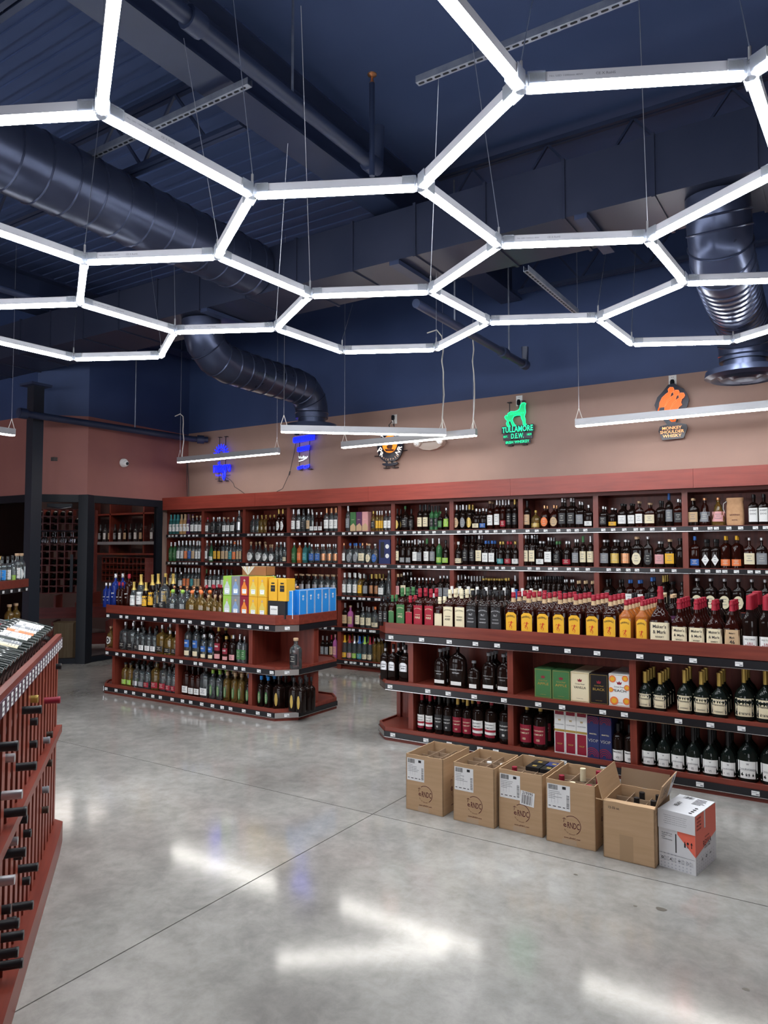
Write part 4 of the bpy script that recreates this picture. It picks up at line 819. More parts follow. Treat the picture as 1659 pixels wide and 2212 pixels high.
# girders, joists
def ibeam(mb, p, q, w, h, mt):
    from mathutils import Vector as V
    for dz, hh, ww in ((h/2, .02, w), (-h/2, .02, w), (0, h, .02)): mb.beam(V(p)+V((0,0,dz)), V(q)+V((0,0,dz)), ww, hh, mt)
for i, (x, lab) in enumerate(((-3.28, 'navy steel girder passing over the middle of the store'), (-8.3, 'navy steel girder running over the wine room side'), (1.6, 'navy steel girder beyond the right edge'))):
    t = thing('steel_girder', lab, 'beam', (x, -4.9, 4.62)); mb = MB(); ibeam(mb, (0, 0, 0), (0, 12.8, 0), .26, .40, NAVYM); mb.obj('girder_beam', t)
for i, (y, x0, x1, lab) in enumerate(((.6, -12.9, -3.45, 'open web ceiling joist at the upper left corner'), (2.1, -12.9, -3.45, 'open web ceiling joist above the left round duct'), (3.6, -12.9, -3.45, 'open web ceiling joist just before the wide duct at left'),
        (5.75, -3.1, 1.4, 'open web ceiling joist just past the wide duct'), (6.75, -3.1, 1.4, 'open web ceiling joist over the pendant lights'), (7.7, -3.1, 1.4, 'open web ceiling joist nearest the back wall'), (6.3, -8.1, -3.45, 'open web ceiling joist past the wide duct at left'))):
    jb = thing('bar_joist', lab, 'joist', (0, y, 0))
    for z in (4.44, 4.91):
        mb = MB()
        for dy in (-.025, .025): mb.beam((x0, dy, z), (x1, dy, z), .035, .035, NAVYM)
        mb.obj('chord', jb, kind='stuff')
    mb = MB(); x = x0
    while x < x1-.7: mb.beam((x, 0, 4.44), (x+.35, 0, 4.90), .02, .02, NAVYM); mb.beam((x+.35, 0, 4.90), (x+.7, 0, 4.44), .02, .02, NAVYM); x += .7
    mb.obj('web_rods', jb, kind='stuff')
mb = MB(); y = -4.9
while y < 8: mb.box((-12.9, y, 4.985), (-3.3, y+.08, 5.0), CEILN); y += .16
mb.obj('ceiling_ribs', None, kind='structure')
# sprinkler pipes
def pipe(lab, pts, r, fit=(), cat='pipe', name='sprinkler_pipe', hang=()):
    t = thing(name, lab, cat, pts[0]); o = pts[0]; q = [(p[0]-o[0], p[1]-o[1], p[2]-o[2]) for p in pts]
    MB().tube(q, r, NAVYM, 12).obj('pipe_run', t, True)
    for f in fit:
        i, k = int(f), f-int(f); a, b = q[i], q[min(i+1, len(q)-1)]; p = tuple(a[j]+(b[j]-a[j])*k for j in range(3)); L = math.dist(a, b) or 1; d = tuple((b[j]-a[j])/L*.05 for j in range(3))
        MB().tube([tuple(p[j]-d[j] for j in range(3)), tuple(p[j]+d[j] for j in range(3))], r*1.45, NAVYM, 12).obj('coupling', t, True)
    for (x, y, z0, z1) in hang: MB().tube([(x-o[0], y-o[1], z0-o[2]), (x-o[0], y-o[1], z1-o[2])], .008, GALV, 6).obj('hanger_rod', t)
    return t
pipe('sprinkler main with couplings running overhead beside the girder', [(-2.85, -2, 4.30), (-2.85, 4.38, 4.30), (-2.85, 4.38, 4.62)], .045, (0.66, 0.72, 0.985), hang=[(-2.85, 1.2, 4.3, 4.95), (-2.85, 3.4, 4.3, 4.95)])
pipe('sprinkler pipe with elbow end between wide duct and back wall', [(-2.98, 5.15, 3.55), (-2.98, 7.55, 3.55), (-2.98, 7.55, 3.75)], .038, (0.75, .985), hang=[(-2.98, 7.1, 3.55, 4.9), (-2.98, 5.85, 3.55, 4.9)])
pipe('thin sprinkler pipe above the left aisle under the duct', [(-6.9, .5, 4.05), (-6.9, 4.45, 4.05)], .035, (0.5,))
pipe('dark pipe along the upper wall of the wine room', [(-8.62, 5.1, 3.20), (-8.44, 7.78, 3.20), (-8.30, 7.95, 3.20)], .045, (0.02, 1.5), hang=[(-8.5, 6.75, 3.2, 4.9)])
pipe('slim conduit above the right of the wide duct', [(1.0, 6.35, 4.30), (-2.9, 6.35, 4.30)], .03)
sp = thing('upright_sprinkler', 'bronze upright sprinkler head under the overhead deck', 'sprinkler', (-2.76, 4.16, 4.85))
MB().tube([(0, 0, -.72), (0, 0, -.05)], .02, NAVYM, 8).obj('riser_pipe', sp); MB().lathe([(-.05, .02), (-.03, .012), (.0, .006), (.01, .032), (.016, .034), (.02, .01)], solid('copper'), 12).obj('deflector', sp, True)
# galvanised strut channels that carry the lights
def strut(lab, p, l, dirx=True):
    t = thing('strut_channel', lab, 'strut', p)
    mb = MB(); H, W_, T = .042, .042, .004
    mb.box((0, -W_/2, 0), (l, W_/2, T), GALV); mb.box((0, -W_/2, T), (l, -W_/2+T, H), GALV); mb.box((0, W_/2-T, T), (l, W_/2, H), GALV); mb.obj('channel', t)
    slot = MB().prism([(-.013+.007*cos(a)-.0, .007*sin(a)) for a in [pi/2+pi*i/4 for i in range(5)]] + [(.013+.007*cos(a), .007*sin(a)) for a in [-pi/2+pi*i/4 for i in range(5)]], -.002, .0, BLK).mesh('slot')
    for k in range(int(l/.055)): link('slot', slot, t, (.03+k*.055, 0, 0))
    if not dirx: t.rotation_euler.z = pi/2
    return t
strut('galvanised slotted strut crossing above the upper right hexagon', (-2.14, 3.72, 4.33), 2.1); strut('galvanised slotted strut above the left round duct', (-4.9, 3.18, 4.33), 1.9)
strut('short strut seen past the wide duct at centre right', (-2.0, 5.1, 3.60), 1.2, False)

# ---------------------------------------------------------------- shelving
TAGM = MB().box((-.022, 0, -.0135), (.022, .0015, .0135), TAG).box((.002, -.0006, -.009), (.019, 0, -.003), INKG).box((-.019, -.0006, .003), (.008, 0, .007), mat('faint_ink', (.45, .45, .47), .6)).mesh('price_tag')
def tags(parent, y, z, xs, rz=0):
    for x in xs: link('price_tag', TAGM, parent, (x, y - .0015, z), rz)
BX = [-8.815, -8.02, -7.20, -6.39, -5.54, -4.73, -3.925, -3.07, -2.24, -1.367, -.55, .3]
TG = random.Random(9)
for i in range(11):
    x0, x1 = BX[i], BX[i+1]; W = x1-x0
    t = thing('shelf_bay', 'cherry wood wall shelving bay, %s from the left' % ORD[i], 'shelving', (x0, 7.6, 0), 0, 'wall shelving bays')
    MB().box((-.027, 0, 0), (.027, .398, 2.14), WZ).obj('divider', t)
    if i == 10: MB().box((W-.027, 0, 0), (W+.027, .398, 2.14), WZ).obj('divider', t)
    MB().box((.027, .378, .0), (W-.027, .398, 2.14), WZ).obj('back_panel', t)
    MB().box((.027, .04, 0), (W-.027, .06, .06), WX).obj('toe_kick', t); MB().box((.027, .001, 2.075), (W-.027, .377, 2.14), WX).obj('top_panel', t)
    for z in (1.747, 1.337, .927, .532, .122):
        MB().box((.027, .003, z-.02), (W-.027, .377, z), WX).obj('shelf', t)
        r_ = MB().box((-.03 if i else .0, -.013, z-.052), (W-.03 if i < 10 else W, 0, z-.006), RAIL).box((-.03 if i else 0, -.016, z-.056), (W-.03 if i < 10 else W, -.001, z-.052), CHR).obj('price_rail', t)
        n = TG.choice((7, 8, 9)) if i < 5 else TG.choice((7, 8)); xs = [(k+.5+TG.uniform(-.25, .25))*(W-.10)/n+.05 for k in range(n)]
        if z > .9 or i in (3, 4, 5): tags(t, -.013, z-.028, xs)
    if i < 10: pass
cn = thing('shelving_cornice', 'long cherry red cornice board crowning the wall shelving', 'cornice', (-8.74, 7.46, 2.105))
for k in range(5):
    MB().box((k*1.87, 0, 0), (k*1.87+1.868, .03, .185), BEAM).obj('fascia_board', cn)
MB().box((0, .03, .165), (9.35, .535, .185), WX).obj('top_board', cn); MB().box((.06, .03, .035), (9.35, .139, .055), WX).obj('soffit_board', cn)

def octa(x0, x1, y0, y1, c): return [(x0+c, y0), (x1-c, y0), (x1, y0+c), (x1, y1-c), (x1-c, y1), (x0+c, y1), (x0, y1-c), (x0, y0+c)]
def inset(x0, x1, y0, y1, c, d): return octa(x0+d, x1-d, y0+d, y1-d, c - d*.58)
def gondola(lab, x0, x1, divs, bot_tag, xl, xr):
    y0, y1, c = 4.99, 5.86, .15; ym = (y0+y1)/2
    t = thing('island_shelf', lab, 'shelving', (x0, y0, 0)); D = lambda poly: [(x-x0, y-y0) for x, y in poly]
    o = lambda *a: D(octa(x0+a[0], x1-a[0], y0+a[0], y1-a[0], c-a[0]*.4))
    MB().prism(o(.02), .865, .895, WX).obj('top_panel', t)
    MB().ring(D(octa(x0, x1, y0, y1, c)), D(inset(x0, x1, y0, y1, c, .02)), .845, .93, WX).obj('top_lip', t)
    MB().prism(o(.012), .445, .46, WX).obj('middle_shelf', t); MB().ring(o(.0), o(.014), .448, .472, WX).obj('middle_lip', t)
    MB().prism(o(.012), .03, .09, WX).obj('base_deck', t); MB().ring(o(.0), o(.014), .0, .105, WX).obj('base_lip', t)
    oc = octa(x0, x1, y0, y1, c)
    for zc, h in ((.815, .05), (.424, .046), (.052, .042)):
        for k in (0, 1, 2, 4, 6, 7):
            a, b = oc[k], oc[(k+1) % 8]; dx, dy = b[0]-a[0], b[1]-a[1]; l = math.hypot(dx, dy); ux, uy = dx/l, dy/l; off = -.006 if zc > .1 else .006
            # rail plate just under the lip
            q0 = (a[0]-x0 + uy*off, a[1]-y0 - ux*off); q1 = (b[0]-x0 + uy*off, b[1]-y0 - ux*off)
            mt = CHR if k in (1, 7) else RAIL  # corner rails take chrome to stand in for light reflected off them
            if zc < .1 and k in (1, 7) and 0: continue
            m_ = MB().beam((*q0, zc), (*q1, zc), .012, h, mt); m_.beam((*q0, zc-h/2-.002), (*q1, zc-h/2-.002), .016, .004, CHR); m_.obj('price_rail', t)
        if zc > .4: MB().ring(o(.014), o(.03), zc-h/2+.004, zc+h/2, WX).obj('rail_backer', t)
        n = int((x1-x0)/(.155 if x0 < -4 else .235)); xs = [(k+.5+TG.uniform(-.3, .3))*(x1-x0-2*c)/n+c for k in range(n)]
        tags(t, -(.0135 if zc < .1 else .0005), zc, xs)
        mx_ = ((oc[1][0]+oc[2][0])/2 - x0 + (.0105), (oc[1][1]+oc[2][1])/2 - y0 - .0105)
        link('price_tag', TAGM, t, (mx_[0]-(.004 if zc > .1 else -.004), mx_[1]+(.004 if zc > .1 else -.004), zc), pi/4)
    for z0, z1 in ((.09, .445), (.46, .865)):
        for xd in divs:
            for ya, yb in ((y0+.03, ym-.012), (ym+.012, y1-.03)): MB().box((xd-.022-x0, ya-y0, z0), (xd+.022-x0, yb-y0, z1), WZ).obj('divider', t)
        MB().box((xl-x0, ym-.012-y0, z0), (xr-x0, ym+.012-y0, z1), WZ).obj('back_panel', t)
        for xe in (xl, xr): MB().box((xe-.018-x0, ym-.035-y0, z0), (xe+.018-x0, ym+.035-y0, z1), WZ).obj('end_post', t)
    return t
gondola('cherry wood island shelving at left with blue gift boxes on top', -6.85, -4.19, (-6.60, -5.635, -4.66), 1, -6.75, -4.235)
gondola('cherry wood island shelving at right behind the cardboard boxes', -3.33, 1.05, (-2.96, -2.12, -1.25, -.37, .5), 1, -3.30, .98)

# ---------------------------------------------------------------- hexagon light
HZ = 3.20; OX, OY = -2.3362, 3.3519; EX, EY = (0.72013, 0.36729), (-0.31808, 0.62366)
def node(a, b): return (OX + EX[0]*a + EY[0]*b, OY + EX[1]*a + EY[1]*b)
EDG = [((-.5,-1),(.5,-1)),((.5,-1),(1,0)),((1,0),(.5,1)),((.5,1),(-.5,1)),((-.5,1),(-1,0)),((-1,0),(-.5,-1)),((.5,1),(1,2)),((1,2),(.5,3)),((.5,3),(-.5,3)),((-.5,3),(-1,2)),((-1,2),(-.5,1)),
       ((-1,0),(-2,0)),((-2,0),(-2.5,1)),((-2.5,1),(-2,2)),((-2,2),(-1,2)),((1,0),(2,0)),((2,0),(2.5,1)),((2.5,1),(2,2)),((2,2),(1,2)),((-2.5,1),(-3.5,1)),((-2,2),(-2.5,3)),((-2.5,3),(-3.5,3)),
       ((-3.5,3),(-4,2)),((-4,2),(-3.5,1)),((2.5,1),(3.5,1)),((2,2),(2.5,3)),((2.5,3),(3.5,3)),((3.5,3),(4,2)),((4,2),(3.5,1)),((-.5,-1),(-1,-2)),((-1,-2),(-2,-2)),((-2,-2),(-2.5,-1)),((-2.5,-1),(-2,0)),
       ((-1,-2),(-.5,-3)),((.5,-1),(1,-2)),((1,-2),(.5,-3)),((1,-2),(2,-2)),((2,-2),(2.5,-1)),((2.5,-1),(2,0)),((2,-2),(2.5,-3)),((-2.5,-1),(-3.5,-1)),((-3.5,1),(-4,0)),((-4,0),(-3.5,-1)),((2.5,-1),(3.5,-1))]
ANCH = {(-.5,-1):(-2.659,2.685),(1,0):(-1.755,3.683),(.5,1):(-2.043,3.816),(-.5,1):(-2.4,2.929),(-1,0):(-3.119,2.765),(.5,3):(-2.964,5.482),(-.5,3):(-4.898,6.972),(-1,2):(-3.306,3.899),(-2,0):(-4.235,3.021),
        (-2,2):(-5.107,4.441),(2,0):(-.863,3.834),(2,2):(-1.913,6.972),(-2.5,3):(-5.992,4.916),(-3.5,3):(-7.728,5.26),(2.5,3):(-1.677,7.123),(3.5,3):(-.82,6.853),(-1,-2):(-3.229,2.321),(1,-2):(-1.33,3.535),(2,-2):(-.419,4.118)}
hx = thing('hexagon_light', 'large honeycomb ceiling light of glowing white tubes hung on cables', 'light', (OX, OY, HZ), 0)
deg = {}
hs_me = MB().box((-.5, -.021, .022), (.5, .021, .060), LAMPW).box((-.5, -.013, .060), (.5, .013, .066), ALU).mesh('bar_housing')
df = MB(); pr = [(-.5, 0)]
n = 7; vs = []
for x in (-.5, .5):
    for k in range(n): a = pi + pi*k/(n-1); vs.append((x, .021*cos(a), .021 + .026*sin(a)*1.0))
df.add(vs, [(k, k+1, k+1+n, k+n) for k in range(n-1)] + [tuple(range(n))[::-1], tuple(range(n, 2*n)), (0, n, 2*n-1, n-1)], TUBEM)
df_me = df.mesh('diffuser', True)
from mathutils import Vector as V
for a, b in EDG:
    p, q = node(*a), node(*b); L = math.dist(p, q); g = .028
    ang = math.atan2(q[1]-p[1], q[0]-p[0]); mid = ((p[0]+q[0])/2-OX, (p[1]+q[1])/2-OY, 0)
    h_ = link('light_bar', hs_me, hx, mid, ang); h_.scale = (L-2*g, 1, 1); link('diffuser', df_me, h_)
    for e, s_ in ((a, 1), (b, -1)): deg.setdefault(e, []).append(ang if s_ > 0 else ang+pi)
plate_t = MB().lathe([(.002, .020), (.010, .026), (.056, .026), (.064, .018)], CLRP, 12).mesh('joint_core')
for e, angs in deg.items():
    x, y = node(*e); x -= OX; y -= OY; mb = MB()
    for a in angs:
        for s_ in (-1, 1):
            o_ = V((-sin(a), cos(a), 0))*.0245*s_; d = V((cos(a), sin(a), 0)); mb.beam(V((0,0,.035))+o_+d*.02, V((0,0,.035))+o_+d*.085, .0035, .056, CLRP)
    mb.obj('joint_bracket', hx, loc=(x, y, 0)); link('joint_core', plate_t, hx, (x, y, 0))
    if e in ANCH:
        ax, ay = ANCH[e]; MB().tube([(0, 0, .06), (0, 0, .12)], .006, ALU, 8).obj('cable_grip', hx, loc=(x, y, 0))
        MB().tube([(0, 0, .12), (ax-OX-x, ay-OY-y, 4.42-HZ)], .0022, CABLE, 5).obj('cable', hx, loc=(x, y, 0))
for a, b in (((-.5,-1),(-1,-2)), ((1,-2),(2,-2)), ((1,0),(2,0)), ((-1,0),(-2,0)), ((-2.5,1),(-2,2)), ((-2,2),(-1,2))):     # the maker's small print on the housings
    p, q = node(*a), node(*b)
    if p[0] > q[0]: p, q = q, p
    ang = math.atan2(q[1]-p[1], q[0]-p[0]); mb = MB(); put_text(mb, 'No. LED 1200mm 40W', .12, flatY(-.0216), INKG, .16, .043, hgt=.007); put_text(mb, 'CE X RoHS', .07, flatY(-.0216), INKG, .30, .043, hgt=.010)
    mb.obj('small_print', hx, loc=(p[0]-OX, p[1]-OY, 0)).rotation_euler.z = ang

# ---------------------------------------------------------------- straight pendant lights
def pendant(lab, p, q, z, ends=(1, 1), cords=(), ch=1.):
    L = math.dist(p, q); t = thing('pendant_light', lab, 'light', (p[0], p[1], z), math.atan2(q[1]-p[1], q[0]-p[0]), 'straight pendant lights')
    MB().box((0, -.028, .008), (L, .028, .078), ALU).box((-.004, -.029, .006), (0, .029, .079), LAMPW).box((L, -.029, .006), (L+.004, .029, .079), LAMPW).obj('housing', t)
    MB().box((.002, -.026, -.004), (L-.002, .026, .008), PENDM).obj('diffuser', t)
    for k, x in enumerate((.03, L-.03)):
        mb = MB()
        for s_ in (-1, 1): mb.tube([(x+s_*.035, 0, .078), (x+s_*.012, 0, .15), (x, 0, .19)], .0035, CORD, 5)
        mb.tube([(x, 0, .18), (x, 0, 4.995-z)], .0022, CABLE, 5); mb.obj('suspension_wire', t)
    for x in cords:
        r_ = random.Random(int(x*10)); pts = [(x+.01, .005, .08), (x+.012, .01, .2)] + [(x+.02+r_.uniform(-.012, .012), .01+r_.uniform(-.01, .01), .2+.13*k) for k in range(1, 7 if ch == 1. else 4)] + [(x+.01, .01, 1.13*ch), (x-.05, .01, 1.2*ch), (x-.16, .01, 1.16*ch)]
        MB().tube(pts, .0075, CORD, 6).obj('power_cord', t, True)
    return t
pendant('long pendant light crossing in front of the orange lit sign at right', (-2.36, 7.37), (.12, 7.37), 2.78)
pendant('long pendant light whose right end hangs left of the green sign', (-5.32, 7.36), (-3.49, 7.36), 2.78, cords=(1.78,))
pendant('pendant light in front of the blue sunburst sign', (-8.25, 7.33), (-6.34, 7.33), 2.78, cords=(.06,), ch=.6)
pendant('diagonal pendant light nearest the camera above the left island', (-5.2, 6.05), (-3.80, 7.22), 2.79, cords=(1.78,))
pendant('pendant light at the left edge beside the steel column', (-7.98, 2.9), (-7.95, 4.66), 2.80)

# ---------------------------------------------------------------- lit signs on the back wall
def em(n, c, s): return mat('neon_' + n, c, .4, emit=s)
NB, NG, NO, NW, NP = em('blue', (.005, .012, 1.0), 1.6), em('green', (.01, .80, .30), .8), em('orange', (1.0, .085, .004), .62), em('white', (1., .88, .78), .7), em('amber', (1.0, .26, .02), .42)
PLT = mat('sign_backplate', (.012, .014, .03), .3)
def sign(name, lab, x, z, y=7.965): return thing(name, lab, 'sign', (x, y, z))
def npoly(mb, pts, y, t, mt): mb.add([(px, y, pz) for px, pz in pts] + [(px, y+t, pz) for px, pz in pts], [tuple(range(len(pts))), tuple(range(len(pts), 2*len(pts)))[::-1]] + [(i, i+len(pts), (i+1) % len(pts)+len(pts), (i+1) % len(pts)) for i in range(len(pts))], mt)
def ntube(mb, pts, mt, r=.006, y=-.03): mb.tube([(a, y, b) for a, b in pts], r, mt, 6)
def stand(t, xs, z0, z1):
    mb = MB()
    for x in xs: mb.box((x-.004, -.02, z0), (x+.004, -.012, z1), WIRE); mb.box((x-.03, -.02, z0-.004), (x+.03, .03, z0+.004), WIRE); mb.box((x-.03, -.02, z1-.004), (x+.01, .03, z1+.004), WIRE)
    mb.obj('bracket', t)
# blue sunburst sign
t = sign('neon_sign', 'blue neon sign with a half sun over script lettering', -7.98, 2.72)
stand(t, (-.07, .06), -.17, .50)
mb = MB()
for k in range(9):
    a = pi*(k+.5)/9; ntube(mb, [(.085*cos(a)-.02, .235+.085*sin(a)), (.155*cos(a+.0)-.02, .235+.155*sin(a))], NB, .007); ntube(mb, [(.15*cos(a)-.02, .235+.15*sin(a)), (.10*cos(a+.17)-.02, .235+.10*sin(a+.17))], NB, .005)
ntube(mb, [(.06*cos(pi*k/8)-.02, .235+.06*sin(pi*k/8)) for k in range(9)], NB, .007); ntube(mb, [(-.20, .225), (.17, .225)], NB, .008); mb.obj('sun_tubes', t)
mb = MB(); put_text(mb, 'milagro', .36, flatY(-.035), NB, 0, .02, hgt=.21); put_text(mb, 'milagro', .37, flatY(-.03), em('deep_blue', (.002, .004, .8), .8), .005, .015, hgt=.23)
ntube(mb, [(.06, -.02), (.065, -.10), (.04, -.155), (.02, -.12), (.03, -.06)], NB, .012); mb.obj('script_lettering', t)
mb = MB(); put_text(mb, 'Tequila', .13, flatY(-.035), NB, -.07, -.085); mb.box((-.15, -.02, -.14), (-.02, -.012, -.132), WIRE); mb.box((.05, -.02, -.095), (.16, -.012, -.088), WIRE); mb.obj('small_lettering', t)
MB().tube([(.07, -.01, -.12), (.15, -.01, -.16), (.22, -.01, -.22), (.24, -.01, -.27), (.36, -.01, -.33), (.48, -.01, -.40)], .004, WIRE, 5).obj('power_cord', t)
# blue bar sign with Vodka
t = sign('neon_sign', 'blue neon sign of solid bars around a white Vodka script', -6.42, 2.80)
stand(t, (-.07, .11), -.17, .27)
for z, x0, x1, h in ((.255, -.165, .20, .09), (.115, -.09, .11, .075), (-.145, -.09, .0, .05), (-.14, .025, .11, .05)):
    mb = MB(); npoly(mb, [(x0-.01, z-h/2+.01), (x0+.01, z-h/2), (x1, z-h/2+.02), (x1+.01, z+h/2+.012), (x0+.005, z+h/2-.005), (x0-.012, z+h/2-.02)], -.035, .012, NB)
    k = x0
    while k < x1-.02: ntube(mb, [(k+.014+.013*cos(a*pi/3), z+.3*h*0+.006+h*.33*sin(a*pi/3)) for a in range(7)], em('deep_blue', (.002, .004, .8), .8), .003, -.038); k += .034
    mb.obj('blue_bar', t)
mb = MB(); put_text(mb, 'Vodka', .14, flatY(-.04), em('bluewhite', (.75, .95, 1.0), .8), 0.0, .0); ntube(mb, [(-.07, -.05), (.0, -.04), (.07, -.012), (.085, .01)], em('bluewhite', (.75, .95, 1.0), .8), .006); mb.obj('script_lettering', t)
MB().box((-.16, -.02, .33), (-.115, .03, .37), BLK).obj('plug', t)
MB().tube([(-.14, -.01, .22), (-.18, -.01, .05), (-.25, -.01, -.2), (-.30, -.02, -.30), (-.38, -.01, -.42), (-.55, -.01, -.48)], .004, WIRE, 5).obj('power_cord', t)
MB().tube([(-.245, -.012, -.18), (-.262, -.012, -.235)], .010, WIRE, 8).obj('cord_switch', t)
# round amber sign
t = sign('neon_sign', 'round amber lit sign reading cocktail co on a dark disc', -4.985, 2.835)
mb = MB(); disc = [(.195*cos(2*pi*k/28), .20*sin(2*pi*k/28)) for k in range(28)]; npoly(mb, disc, -.03, .02, PLT); npoly(mb, [(.12*cos(a), -.195+.03*sin(a)-.02) for a in [2*pi*k/16 for k in range(16)]], -.03, .02, PLT); mb.obj('backplate', t)
mb = MB(); npoly(mb, [(.112*cos(2*pi*k/24), .04+.115*sin(2*pi*k/24)) for k in range(24)], -.036, .005, NP); mb.obj('amber_disc', t)
mb = MB(); npoly(mb, [(-.03, -.02), (.03, -.03), (.05, .02), (.02, .03), (.015, .09), (-.01, .10), (-.02, .03), (-.045, .01)], -.04, .003, mat('sign_dark_art', (.10, .03, .01), .5)); npoly(mb, [(-.075, -.02), (.07, -.035), (.06, -.055), (-.055, -.05)], -.04, .003, mat('sign_dark_art', (.10, .03, .01), .5))
for k in range(14): a = k*2.4; mb.box((-.05+.045*cos(a)*(k/14), -.041, .06+.045*sin(a)*(k/14)), (-.044+.045*cos(a)*(k/14), -.038, .066+.045*sin(a)*(k/14)), NW)
mb.obj('figure_art', t)
mb = MB()
for s_, a in (('P', 200), ('R', 222), ('R', -15), ('N', -38)): put_text(mb, s_, .05 if s_ != 'N' else .055, flatY(-.038), NW, .158*cos(radians(a)), .02+.155*sin(radians(a)), rot=radians(a+90 if a > 90 else a+90)*1.0 if False else radians(-40 if a == 200 else -25 if a == 222 else 72 if a == -15 else 50))
for s_, a in (('Y', 135), ('.', 120), ('A', 72), ('K', 52)): put_text(mb, s_, .04 if s_ != '.' else .012, flatY(-.038), NW, .155*cos(radians(a)), .04+.155*sin(radians(a)), rot=radians(a-90))
mb.obj('ring_lettering', t)
mb = MB()
vs_, w_ = 'COCKTAIL', .30
for k, ch in enumerate('COCKTAIL'):
    a = radians(-135 + k*12.8); put_text(mb, ch, .022 if ch != 'I' else .006, flatY(-.038), mat('sign_cream', (.62, .42, .30), .5, emit=.15), .168*cos(a), .005+.168*sin(a), rot=a+pi/2)
put_text(mb, 'CO.', .05, flatY(-.038), mat('sign_cream', (.62, .42, .30), .5, emit=.15), 0, -.20)
for s_ in (-1, 1): mb.box((s_*.08-.02, -.038, -.202), (s_*.08+.02, -.036, -.197), mat('sign_cream', (.62, .42, .30), .5, emit=.15))
mb.obj('lower_lettering', t)
mb = MB()
for x in (-.07, .06): mb.box((x-.004, -.015, -.27), (x+.004, -.007, -.20), WIRE); mb.box((x-.04, -.015, -.268), (x+.04, .03, -.26), WIRE)
mb.tube([(-.25, -.01, -.10), (-.15, -.01, -.10)], .005, WIRE, 5); mb.tube([(-.25, -.01, .10), (-.15, -.01, .11)], .005, WIRE, 5); mb.tube([(.15, -.01, -.06), (.25, -.01, -.055)], .005, WIRE, 5); mb.obj('bracket', t)
MB().tube([(.0, -.01, .20), (-.02, -.02, .29), (.03, -.03, .33), (.06, -.02, .26), (.05, -.02, .37)], .006, WIRE, 6).obj('power_cord', t, True)
# green hound sign
t = sign('neon_sign', 'green lit sign with a standing hound above green lettering', -3.235, 2.93)
stand(t, (-.10, .075), -.20, .31)
mb = MB()
hound = [(-.12, .09), (-.145, .115), (-.155, .14), (-.135, .16), (-.12, .145), (-.115, .175), (-.08, .195), (-.03, .19), (.01, .20), (.03, .215), (.04, .25), (.055, .275), (.085, .285), (.11, .27), (.10, .25), (.10, .21), (.105, .17), (.09, .12), (.10, .09), (.10, .035),
         (.115, .03), (.11, .02), (.075, .022), (.07, .07), (.055, .10), (.045, .14), (.0, .145), (-.04, .135), (-.06, .10), (-.05, .07), (-.03, .035), (-.015, .03), (-.02, .02), (-.055, .022), (-.075, .07), (-.09, .095), (-.11, .07), (-.095, .035), (-.085, .02), (-.12, .022), (-.135, .06)]
npoly(mb, [(x*1.0, z) for x, z in hound], -.03, .006, em('dim_green', (.005, .45, .16), .35)); mb.obj('hound_plate', t)
mb = MB(); ntube(mb, hound + hound[:1], NG, .0045, -.036)
for k in range(9): x = -.09+k*.02; ntube(mb, [(x, .155), (x+.012, .175)], NG, .003, -.036)
mb.obj('hound_tubes', t)
for s_, w_, z, x, hh in (('TULLAMORE', .38, -.015, 0, .068), ('D.E.W.', .155, -.095, 0, .060), ('EST.', .055, -.095, -.145, None), ('1829', .055, -.09, .145, None), ('IRISH WHISKEY', .29, -.165, 0, .032)):
    mb = MB(); put_text(mb, s_, w_*1.03, flatY(-.024), PLT, x, z, hgt=(hh or .02)*1.3); put_text(mb, s_, w_, flatY(-.032), NG, x, z, hgt=hh); mb.obj('lettering', t)
mb = MB(); mb.box((-.20, -.024, -.055), (.20, -.012, .024), PLT); mb.box((-.18, -.024, -.135), (.18, -.012, -.06), PLT); mb.box((-.155, -.024, -.19), (.155, -.012, -.142), PLT); mb.obj('backplate', t)
# orange sign with three monkeys
t = sign('lit_sign', 'orange lit sign with three monkeys above orange lettering', -1.535, 2.90)
out = [(-.05, -.085), (-.15, .06), (-.17, .13), (-.14, .21), (-.08, .27), (-.03, .33), (.03, .34), (.07, .30), (.12, .27), (.15, .22), (.17, .15), (.15, .08), (.07, .0), (.04, -.07), (.14, -.10), (.15, -.14), (.11, -.24), (-.10, -.245), (-.135, -.15), (-.12, -.10)]
mb = MB(); npoly(mb, out[::-1], -.025, .018, PLT); mb.obj('backplate', t)
for k in range(3):
    dx, dz = k*.052, -k*.036; s1 = [(-.12, .10), (-.115, .15), (-.09, .20), (-.05, .235), (-.025, .25), (-.03, .28), (-.01, .30), (.02, .295), (.03, .27), (.02, .25), (.0, .235), (-.01, .20), (.0, .175), (-.03, .155), (-.05, .12), (-.07, .10)]
    mb = MB(); npoly(mb, [(x+dx, z+dz) for x, z in s1][::-1], -.030-.003*k, .004, NO); ntube(mb, [(x+dx, z+dz) for x, z in s1 + s1[:1]], em('hot', (1., .22, .08), .5), .0025, -.035-.003*k); mb.obj('monkey_figure', t)
mb = MB(); ntube(mb, [(-.12, .10), (-.135, .06), (-.13, .04)], NO, .007, -.032); ntube(mb, [(-.03, .02), (-.02, -.03), (.0, -.055), (.03, -.055), (.04, -.03), (.02, -.02)], NO, .009, -.032); mb.obj('curled_tail', t)
mb = MB()
for s_, w_, z in (('MONKEY', .19, -.125), ('SHOULDER', .235, -.165), ('WHISKY', .185, -.207)): put_text(mb, s_, w_, flatY(-.032), em('pale_orange', (1., .42, .18), .6), 0, z, hgt=.032)
mb.obj('lettering', t)
